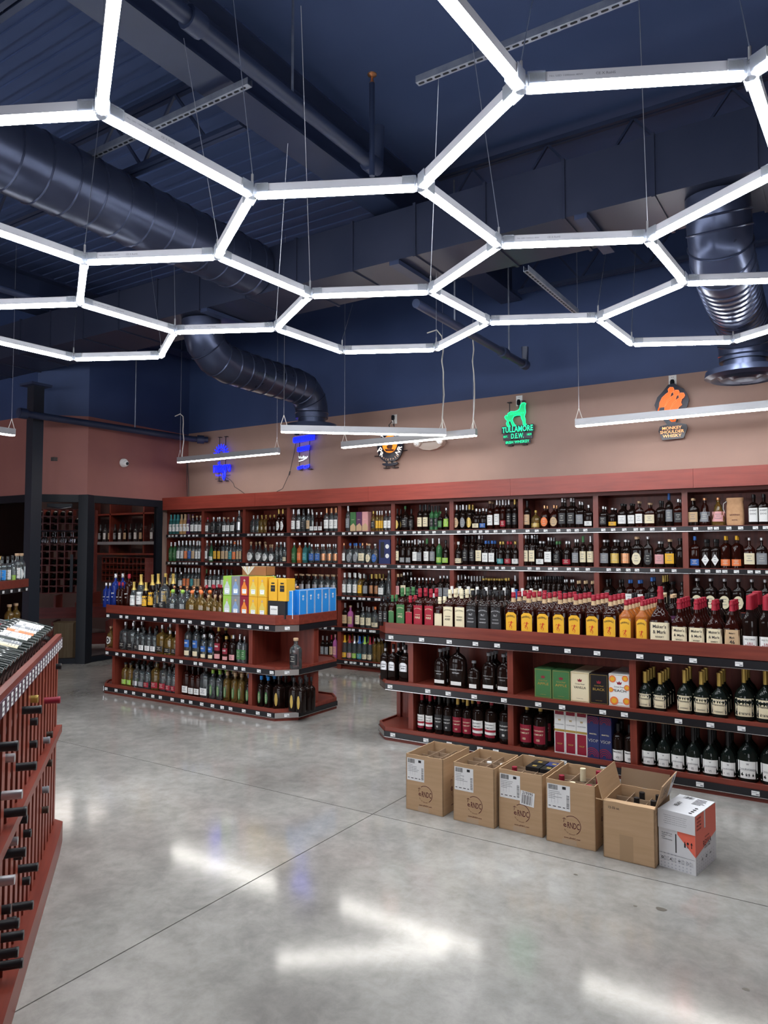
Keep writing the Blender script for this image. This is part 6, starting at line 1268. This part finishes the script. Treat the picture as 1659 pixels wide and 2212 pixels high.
for a, b in (((.0, .25), (.98, .255)), ((.0, .06), (.005, .25))): mb.add([F2(w*a[0], h*a[1]), F2(w*b[0], h*a[1]), F2(w*b[0], h*b[1]), F2(w*a[0], h*b[1])], [(0, 1, 2, 3)], INKG)
mb.obj('icon_strip', t)
mb = MB(); put_text(mb, 'REYKA', .105, lambda a, z: (w+.0014, a, z), MAROON, d*.55, h*.44, hgt=.028); put_text(mb, 'HAND CRAFTED', .06, lambda a, z: (w+.0014, a, z), MAROON, d*.55, h*.54); put_text(mb, 'VODKA 750ML', .08, lambda a, z: (w+.0014, a, z), MAROON, d*.55, h*.36)
for k, s_ in enumerate(('A LOVED', 'VODKA', 'FROM', 'ICELAND')): put_text(mb, s_, .055, lambda a, z: (w+.0014, a, z), MAROON, d*.17, h*(.93-k*.06), hgt=.009)
for k in range(3): put_text(mb, ['A', 'o', 'w'][k], .016, lambda a, z: (w+.0014, a, z), INK, d*(.3+.2*k), h*.20)
mb.obj('side_print', t)
MB().box((-.001, -.005, h*.68), (w+.001, -.0008, h+.0005), WB).obj('folded_flap', t)
MB().box((w+.0008, d*.42, h*.70), (w+.0022, d*.47, h+.001), WB).obj('closing_tape', t)
mb = MB(); Tp2 = lambda a, b: (a, b, h+.0014); put_text(mb, 'REYKA', .07, lambda a, b: Tp2(w*.28-b*0-a*0+b, d*.45+a), INK, 0, 0, hgt=.022)
for k in range(10): mb.box((w*(.20+.03*k), d*.82, h+.001), (w*(.20+.03*k)+rs.choice((.001, .0025)), d*.95, h+.0014), INK)
for k in range(6): mb.box((w*.56, d*(.60+.06*k), h+.001), (w*(.80+.1*rs.random()), d*(.62+.06*k), h+.0014), INK)
for k in range(4): mb.add([Tp2(w*(.82+.05*cos(2*pi*j/8)), d*(.10+.1*k)+.008*sin(2*pi*j/8)) for j in range(8)], [tuple(range(8))], INK)
mb.obj('top_print', t)
mb = MB()
for i in range(9):
    for j in range(5):
        for fn_, W_ in ((F, w), (S, d)):
            if fn_ is F and i > 4 and j > 3: continue
            a0, z0 = W_*(.06+.1*i), h*(.03+.055*j); 
            if fn_ is F or z0 < h*.28: mb.add([fn_(a0+.004*cos(pi/3*k), z0+.004*sin(pi/3*k)) for k in range(6)], [tuple(range(6))], mat('pale_grey_print', (.52, .53, .57), .6))
mb.obj('hex_pattern', t)

# ---------------------------------------------------------------- wine rack at the left
RK = [(-0.078,0.988,'b',1),(-0.026,0.752,'n',0),(0.025,0.292,'n',0),(0.036,0.389,'n',0),(0.054,0.861,'n',0),(0.083,0.958,'n',0),(0.091,0.682,'n',0),(0.174,0.158,'n',0),(0.189,0.612,'n',1),(0.228,0.534,'n',1),(0.269,0.335,'g',0),(0.282,0.869,'o',0),(0.317,0.965,'o',0),(0.319,0.296,'n',1),(0.341,0.783,'r',2),(0.343,0.623,'y',1),(0.364,0.451,'y',1),(0.424,0.801,'o',0),(0.468,0.944,'b',0),(0.491,0.795,'g',0),(0.51,0.98,'g',0),(0.602,0.956,'b',0),(0.678,0.42,'b',0),(0.691,0.919,'g',1),(0.714,0.948,'d',0),(0.807,0.724,'b',1),(0.818,0.814,'b',1),(0.836,0.211,'b',1),(0.846,0.388,'b',1),(0.946,0.869,'b',0),(0.964,0.556,'b',1),(0.968,0.784,'b',0),(0.987,0.354,'b',2),(0.987,0.934,'b',2),(1.004,0.517,'d',0),(1.008,0.703,'b',0),(1.065,0.704,'b',2),(1.066,0.221,'b',2),(1.103,0.208,'b',1),(1.119,0.977,'s',0),(1.121,0.389,'b',1),(1.155,0.717,'s',0),(1.174,0.898,'s',0),(1.249,0.577,'s',1),(1.26,0.317,'b',1),(1.265,0.975,'b',0),(1.284,0.693,'b',2),(1.284,0.892,'b',0),(1.287,0.241,'b',2),(1.288,0.372,'b',2),(1.29,0.21,'b',2),(1.302,0.842,'s',1),(1.306,1.024,'b',2),(1.329,0.176,'b',2),(1.33,0.547,'b',2),(1.467,0.726,'s',2),(1.496,0.58,'s',2)]
wr = thing('wine_rack', 'cherry wood wine rack with price strip and bottles poking out', 'rack', (-3.377, 2.272, 0), math.atan2(-.634, .773))
XA, XB = -.16, 2.75
bp = [(XB, 0), (XB, -.70), (-.30, -.70), (-.42, -.5), (-.30, -.12), (-.17, -.005), (0, 0)]
MB().prism(bp[::-1], 0, .10, WX).obj('base_plinth', wr)
MB().prism([(XB, -.018), (XB, -.09), (-.17, -.09), (-.17, -.018)], .565, .60, WX).obj('middle_ledge', wr)
MB().box((XA, -.055, 1.005), (XB, -.03, 1.075), WX).obj('top_lip', wr); MB().box((XA, -.029, 1.005), (XB, -.024, 1.055), mat('plum_rail', (.07, .035, .06), .3)).obj('price_rail', wr)
MB().box((XA, -.66, 1.005), (XB, -.056, 1.02), WX).obj('display_deck', wr); MB().box((XA, -.70, .10), (XB, -.66, 1.30), WX).obj('back_board', wr)
MB().box((XA-.02, -.66, .10), (XA, -.06, 1.02), WY).obj('end_panel', wr)
tg = MB().box((-.016, 0, -.021), (.018, .0012, .021), TAG).box((-.017, .0012, .004), (.012, .0016, .010), INKG).box((-.006, .0012, -.012), (.015, .0016, -.006), INKG).mesh('price_tag')
x = XA + .05
while x < XB-.03: link('price_tag', tg, wr, (x, -.024, 1.030)); x += .078
up1 = MB().box((-.010, -.50, .602), (.010, -.075, 1.004), RZ).box((-.027, -.075, .602), (.027, -.045, 1.004), RZ).mesh('upright'); up0 = MB().box((-.010, -.50, .101), (.010, -.075, .564), RZ).box((-.027, -.075, .101), (.027, -.045, .564), RZ).mesh('upright')
rl = MB()
for y in (-.10, -.42): rl.box((-.042, y-.012, -.008), (.042, y+.012, .008), WX)
rl = rl.mesh('cross_rail'); x = XA+.012; k = 0
while x < XB:
    link('upright', up1, wr, (x, 0, 0)); link('upright', up0, wr, (x, 0, 0))
    for z in (.605, .695, .785, .875, .965, .11, .20, .29, .38, .47):
        if x+.054 < XB: link('cross_rail', rl, wr, (x+.054, 0, z))
    x += .108; k += 1
MB().box((XA, -.52, .101), (XB, -.505, 1.004), mat('dark_rack_board', (.05, .012, .01), .7)).obj('inner_board', wr)  # dark board closing the bottle slots at the back
wb = Bot('wine', .076, .30); WBODY = wb.body(glass('wine'), .97, 16).mesh('glass_body', True); RC = {}
RCN = {'b': ('black', 'black foil'), 'n': ('brown', 'brown foil'), 'o': ('black', 'black foil with orange end'), 'g': ('gold', 'gold foil'), 's': ('silver', 'silver cap'), 'r': ('darkred', 'dark red foil'), 'd': ('black', 'dark foil'), 'y': ('grey', 'grey foil')}
SOL['brown'] = (.035, .018, .010)
from mathutils import Matrix as M4
wrm = M4.Translation((-3.377, 2.272, 0)) @ M4.Rotation(math.atan2(-.634, .773), 4, 'Z')
cnt = {}
def col_row(x, z): return int((x-XA)/.108), z
used = set(); pos_ = []
for x, z, c, p in RK:
    k = round((x - (XA+.066))/.108); rows_ = (.648, .738, .828, .918) if z > .6 else (.155, .245, .335, .425, .515)
    r_ = min(range(len(rows_)), key=lambda i: abs(rows_[i]-z)); r_ = (z > .6, r_)
    while (k, r_) in used: k += 1
    used.add((k, r_)); pos_.append((XA+.066+k*.108, rows_[r_[1]], c, p, k, r_))
for x, z, c, p, k, r_ in pos_:
    cn_, nm = RCN[c]; lab = '%s wine bottle, %s rack tier, column %s from far end, row %s up' % (nm if c != 'o' else 'orange tipped', 'upper' if r_[0] else 'lower', ['one','two','three','four','five','six','seven','eight','nine','ten','eleven','twelve','thirteen','fourteen','fifteen','sixteen','seventeen','eighteen','nineteen'][max(0, k)], ['one','two','three','four','five'][r_[1]])
    tip = {0: -.05, 1: -.02, 2: .02}[p]
    m_ = wrm @ M4.Translation((x, tip-.30, z-.004)) @ M4.Rotation(-pi/2, 4, 'X')
    if c not in RC:
        o = thing('wine_bottle', lab, 'bottle'); link('glass_body', WBODY, o); link('foil_capsule', cap_mesh(wb, solid(cn_), 'longfoil' if c != 's' else 'foil').mesh('foil_capsule', True), o)
        if c == 'o': MB().lathe([(.3002, .012), (.3012, .012)], mat('orange_seal', (.9, .15, .03), .4), 14).obj('orange_seal', o)
        RC[c] = o
    else: o = dup(RC[c], None, None, None, lab)
    o.matrix_world = m_; o['group'] = 'bottles lying in the wine rack'
# bottles lying on top, bottoms towards the aisle
lb2 = Bot('wine', .080, .305); TB = lb2.body(glass('wine'), .97, 18).mesh('glass_body', True); first = {}
LC = [('white', 'white lined', []), ('white', 'plain white', [('RISERVA', .7, .38, 'grey', 0)]), ('grey', 'grey', [('EMILE', .8, .36, 'white', 0)]), ('orange', 'orange', [('RED', .5, .36, 'white', 0)]), ('white', 'large white', [('CHATEAU', .7, .4, 'grey', 0)]), ('white', 'pale', [('CUVEE', .6, .4, 'grey', 0)]),
      ('black', 'black', []), ('grey', 'dark grey', [('HORN', .8, .38, 'white', 0)]), ('cream', 'cream', [('VIN', .4, .38, 'black', 0)]), ('black', 'plain black', []), ('black', 'bare black', [])]
def lie(x, y, z, tilt, li, lab, grp='bottles lying on the wine rack top'):
    lc, nm, tx = LC[li % len(LC)]; key = li % len(LC)
    m_ = wrm @ M4.Translation((x, y, z)) @ M4.Rotation(pi, 4, 'Z') @ M4.Rotation(-(pi/2-tilt), 4, 'X')
    if key not in first:
        o = thing('wine_bottle', lab, 'bottle'); link('glass_body', TB, o); link('foil_capsule', cap_mesh(lb2, solid('black' if key not in (1, 5) else 'darkred'), 'longfoil').mesh('foil_capsule', True), o)
        if lc != 'black':
            mb = MB(); lb2.patch(mb, solid(lc), .074, .12, .50, 'rect'); fn = lb2.surf(.0016)
            for s_, w_, z_, ik, a_ in tx: put_text(mb, s_, .076*w_*1.15, fn, {'grey': INKG, 'black': INK}.get(ik) or solid(ik), 0, z_*.305)
            for q in (.16, .20, .24): lb2.patch(mb, INKG if lc != 'grey' else solid('white'), .04, q, q+.008, 'rect', .0014, 4)
            mb.obj('label', o)
        first[key] = o
    else: o = dup(first[key], None, None, None, lab)
    o.matrix_world = m_; o['group'] = grp
k = 0; x = XA + .04
seq = [10, 0, 1, 2, 5, 3, 4, 5, 9, 7, 8, 10, 9, 6, 10, 9, 6, 10]
while x < 2.3:
    li = seq[k % len(seq)] if k < 12 else (10, 9, 6)[k % 3]
    lie(x, -.075, 1.08, radians(16), li, '%s label wine bottle lying on rack top, %s from the far end' % (LC[li][1], ORD[k])); x += .0865; k += 1
MB().box((XA, -.64, 1.021), (XB, -.44, 1.10), WX).obj('display_step', wr)
k = 0; x = .25
while x < 2.3: lie(x, -.36, 1.185, radians(12), 1 if k % 3 == 0 else 10, 'red capsule wine bottle on the rear rack step, %s from far end' % ORD[k] if k % 3 == 0 else 'dark wine bottle on the rear rack step, %s from far end' % ORD[k]); x += .0865; k += 1

# ---------------------------------------------------------------- far left island with gin
gi = thing('island_shelf', 'tall cherry wood island shelf at the left edge with gin bottles', 'shelving', (0, 0, 0))
gp = [(-6.75, 3.56), (-7.535, 4.624), (-7.93, 4.66), (-8.33, 4.36), (-7.3, 3.0)]
def shr(p, d):
    cx = sum(a for a, b in p)/len(p); cy = sum(b for a, b in p)/len(p)
    return [(a-(a-cx)/math.hypot(a-cx, b-cy)*d, b-(b-cy)/math.hypot(a-cx, b-cy)*d) for a, b in p]
MB().prism(shr(gp, .02), 1.14, 1.165, WX).obj('top_panel', gi); MB().ring(gp, shr(gp, .022), 1.115, 1.20, WX).obj('top_lip', gi); MB().ring(shr(gp, .008), shr(gp, .02), 1.065, 1.113, RAIL).obj('price_rail', gi)
MB().prism(shr(gp, .30), .10, 1.14, WZ).obj('core_panel', gi); MB().prism(shr(gp, .02), .60, .63, WX).obj('middle_shelf', gi); MB().ring(shr(gp, .008), shr(gp, .02), .55, .60, RAIL).obj('price_rail', gi); MB().prism(gp, 0, .10, WX).obj('base_plinth', gi)
ga = math.atan2(4.624-3.56, -7.535+6.75)
for k in range(7): u = .1+k*.14; link('price_tag', TAGM, gi, (-6.75-.785*u+.012, 3.56+1.064*u+.010, 1.09), ga)
def gin(x, y, spec, lab, z=1.165):
    b, name, look, parts = bottle_parts(spec, 'G'); o = thing(name, lab, 'bottle', (x, y, z), radians(50)); o['group'] = 'gin bottles at the left edge'
    for pn, me in parts: link(pn, me, o)
gx = lambda t, d=.10: (-6.75-.785*t - .80*d, 3.56+1.064*t - .59*d)
for t_, sp_, lab in ((.60, 'jack.clear.gold.sky.28.09', 'gin bottle with sky blue label and gold cap, left edge'), (.685, 'jack.clear.black.sky.28.10', 'gin bottle with bright blue label and black cap'), (.78, 'jack.clear.black.white.28.09', 'gin bottle with white label and black cap beside the blue'),
                     (.865, 'round.clear.black.lime.29.09.low', 'gin bottle with green strip label and black cap'), (.95, 'cask.clear.cork.white.31.09', 'gin bottle with white lettered label and cork'), (1.03, 'cask.clear.cork.white.31.085.oval', 'gin bottle with oval label at the slab end')): gin(*gx(t_), sp_, lab)
for t_, d_, sp_, lab in ((.62, .22, 'jack.clear.gold.white.28.085', 'gold capped gin bottle behind the sky blue one'), (.74, .22, 'jack.clear.gold.white.28.084', 'gold capped gin bottle behind the bright blue one'), (.86, .22, 'jack.clear.gold.white.28.086', 'gold capped gin bottle behind the green strip one')): gin(*gx(t_, d_), sp_, lab)
for t_, lab in ((.83, 'teal necked corked bottle on the lower gin shelf, left'), (.95, 'teal necked corked bottle on the lower gin shelf, right')): gin(*gx(t_, .10), 'cask.gold.cork.teal.31.09', lab, .63)

# ---------------------------------------------------------------- wine room behind the glass
def cellar_rack(lab, x, y, rz, ncol, nrow, z0, cell=.105, bottles=True, tag_='left'):
    t = thing('cellar_rack', lab, 'rack', (x, y, 0), rz); W_ = ncol*cell; me = MB().box((-.008, 0, z0), (.008, .24, z0+nrow*cell), WZ).mesh('upright'); rm = MB().box((0, 0, -.006), (W_, .012, .006), WX).box((0, .2, -.006), (W_, .212, .006), WX).mesh('cross_rail')
    for i in range(ncol+1): link('upright', me, t, (i*cell, 0, 0))
    for j in range(nrow+1): link('cross_rail', rm, t, (0, -.013, z0+j*cell))
    proto = None; mt_ = M4.Translation((x, y, 0)) @ M4.Rotation(rz, 4, 'Z')
    for i in range(ncol):
        for j in range(nrow):
            if random.random() < .12: continue
            m_ = mt_ @ M4.Translation(((i+.5)*cell, .275, z0+j*cell+.045)) @ M4.Rotation(pi/2, 4, 'X')
            lab2 = 'dark wine bottle in the %s side cellar rack, %s column, %s row up' % (tag_, ORD[i], ORD[j])
            if proto is None:
                proto = thing('wine_bottle', lab2, 'bottle'); link('glass_body', WBODY, proto); link('foil_capsule', RC['b'].children[1].data, proto); o = proto
            else: o = dup(proto, None, None, None, lab2)
            o.matrix_world = m_; o['group'] = 'bottles in the %s cellar rack' % tag_
cellar_rack('lattice wine rack seen through the glass door', -10.62, 6.12, pi/4, 12, 12, .86, tag_='door')
cellar_rack('lattice wine rack seen through the right hand window', -11.35, 8.35, 0, 11, 4, .95, tag_='window')
t = thing('cellar_shelf', 'dark shelf with upright bottles behind the right hand window', 'shelving', (-12.0, 8.30, 0))
for z in (1.42, 1.62, 2.12): MB().box((0, 0, z), (2.6, .45, z+.03), WX).obj('shelf', t)
for x in (0, .9, 1.8, 2.57): MB().box((x, 0, 1.45), (x+.03, .45, 2.4), WZ).obj('upright', t)
MB().box((0, -.02, 1.60), (2.6, .0, 1.65), ALU).obj('front_strip', t)
pr_ = None; k = 0
for x in [.15+.14*i for i in range(17)]:
    lab = 'upright bottle on the cellar shelf, %s from the left' % ORD[k]; k += 1
    if abs(x % .9) < .05: continue
    sp_ = ('std.dark.black.tan.31.075', 'slope.dark.black.grey.31.075', 'std.clear.black.white.31.075')[k % 3]; b, name, look, parts = bottle_parts(sp_, 'G')
    o = thing('liquor_bottle', lab, 'bottle', (-12.0+x, 8.36, 1.652)); o['group'] = 'bottles on the cellar shelf'
    for pn, me in parts: link(pn, me, o)
def bin_(lab, x, y, rz, z, n):
    t = thing('display_bin', lab, 'shelving', (x, y, z), rz); MB().box((0, 0, 0), (1.5, .03, .16), WX).obj('front_board', t); MB().box((0, .03, 0), (1.5, .5, .02), WX).obj('deck', t)
    for xx in (0, .72, 1.47): MB().box((xx, .03, 0 if z > .4 else -.1), (xx+.03, .5, .33), WZ).obj('divider', t)
    mt_ = M4.Translation((x, y, z)) @ M4.Rotation(rz, 4, 'Z')
    for i in range(n):
        o = dup(RC['d' if 'd' in RC else 'b'], None, None, None, 'dark wine bottle lying in %s, %s from left' % (lab.split(' under')[0].split(' below')[0], ORD[i])); o.matrix_world = mt_ @ M4.Translation((.09+i*.1, .45, .062)) @ M4.Rotation(pi/2-.18, 4, 'X'); o['group'] = 'bottles lying in the cellar bins'
bin_('upper cellar bin under the lattice', -10.45, 5.98, pi/4, .50, 6); bin_('lower cellar bin below the upper one', -10.40, 5.92, pi/4, .12, 6); bin_('window side cellar bin', -11.6, 8.0, 0, .42, 7)
t = thing('wood_crate', 'pale upright wooden crate inside the wine room door', 'crate', (-9.20, 6.20, 0), radians(40)); OAK = noisy('pale_oak', (.42, .31, .15), (.30, .20, .09), (12, 12, 1), 2.5, 6, (.6, .7))
for k in range(3): MB().box((k*.085-.12, -.11, .002), (k*.085-.037, .11, .50), OAK).obj('plank', t)
MB().box((-.13, -.12, .50), (.145, .12, .515), OAK).obj('lid', t)
t = thing('glass_hanger', 'row of upside down wine glasses hanging under the cellar shelf', 'rack', (-10.15, 6.05, 1.78), pi/4)
MB().box((0, 0, 0), (.8, .3, .015), BLK).obj('rail_plate', t)
gm = MB().lathe([(0, .032), (-.004, .03), (-.008, .004), (-.08, .004), (-.09, .02), (-.12, .036), (-.16, .03)], glass('clear'), 12, cap=False).mesh('wine_glass', True)
for k in range(6):
    for j in range(2): o = link('wine_glass', gm, None, (-10.15+.707*(.08+.125*k)-.707*(.07+.15*j), 6.05+.707*(.08+.125*k)+.707*(.07+.15*j), 1.778), 0, 'upside down stemware glass, %s row, %s from left, under cellar rail' % (['front', 'rear'][j], ORD[k]), 'glass', 'glasses hanging in the wine room')
t = thing('cellar_fill_light', 'unseen fill light panel added under the wine room ceiling', 'light', (-10.6, 7.2, 2.68)); MB().box((-.7, -.5, 0), (.7, .5, .01), mat('cellar_fill_glow', (1, .9, .75), .5, emit=2.6)).obj('diffuser', t)  # unseen glowing panel added to brighten the wine room

print('objects', len(bpy.data.objects), 'tris', sum(len(p.vertices)-2 for o in bpy.data.objects if o.type == 'MESH' for p in o.data.polygons) if len(bpy.data.objects) < 20000 else 0)
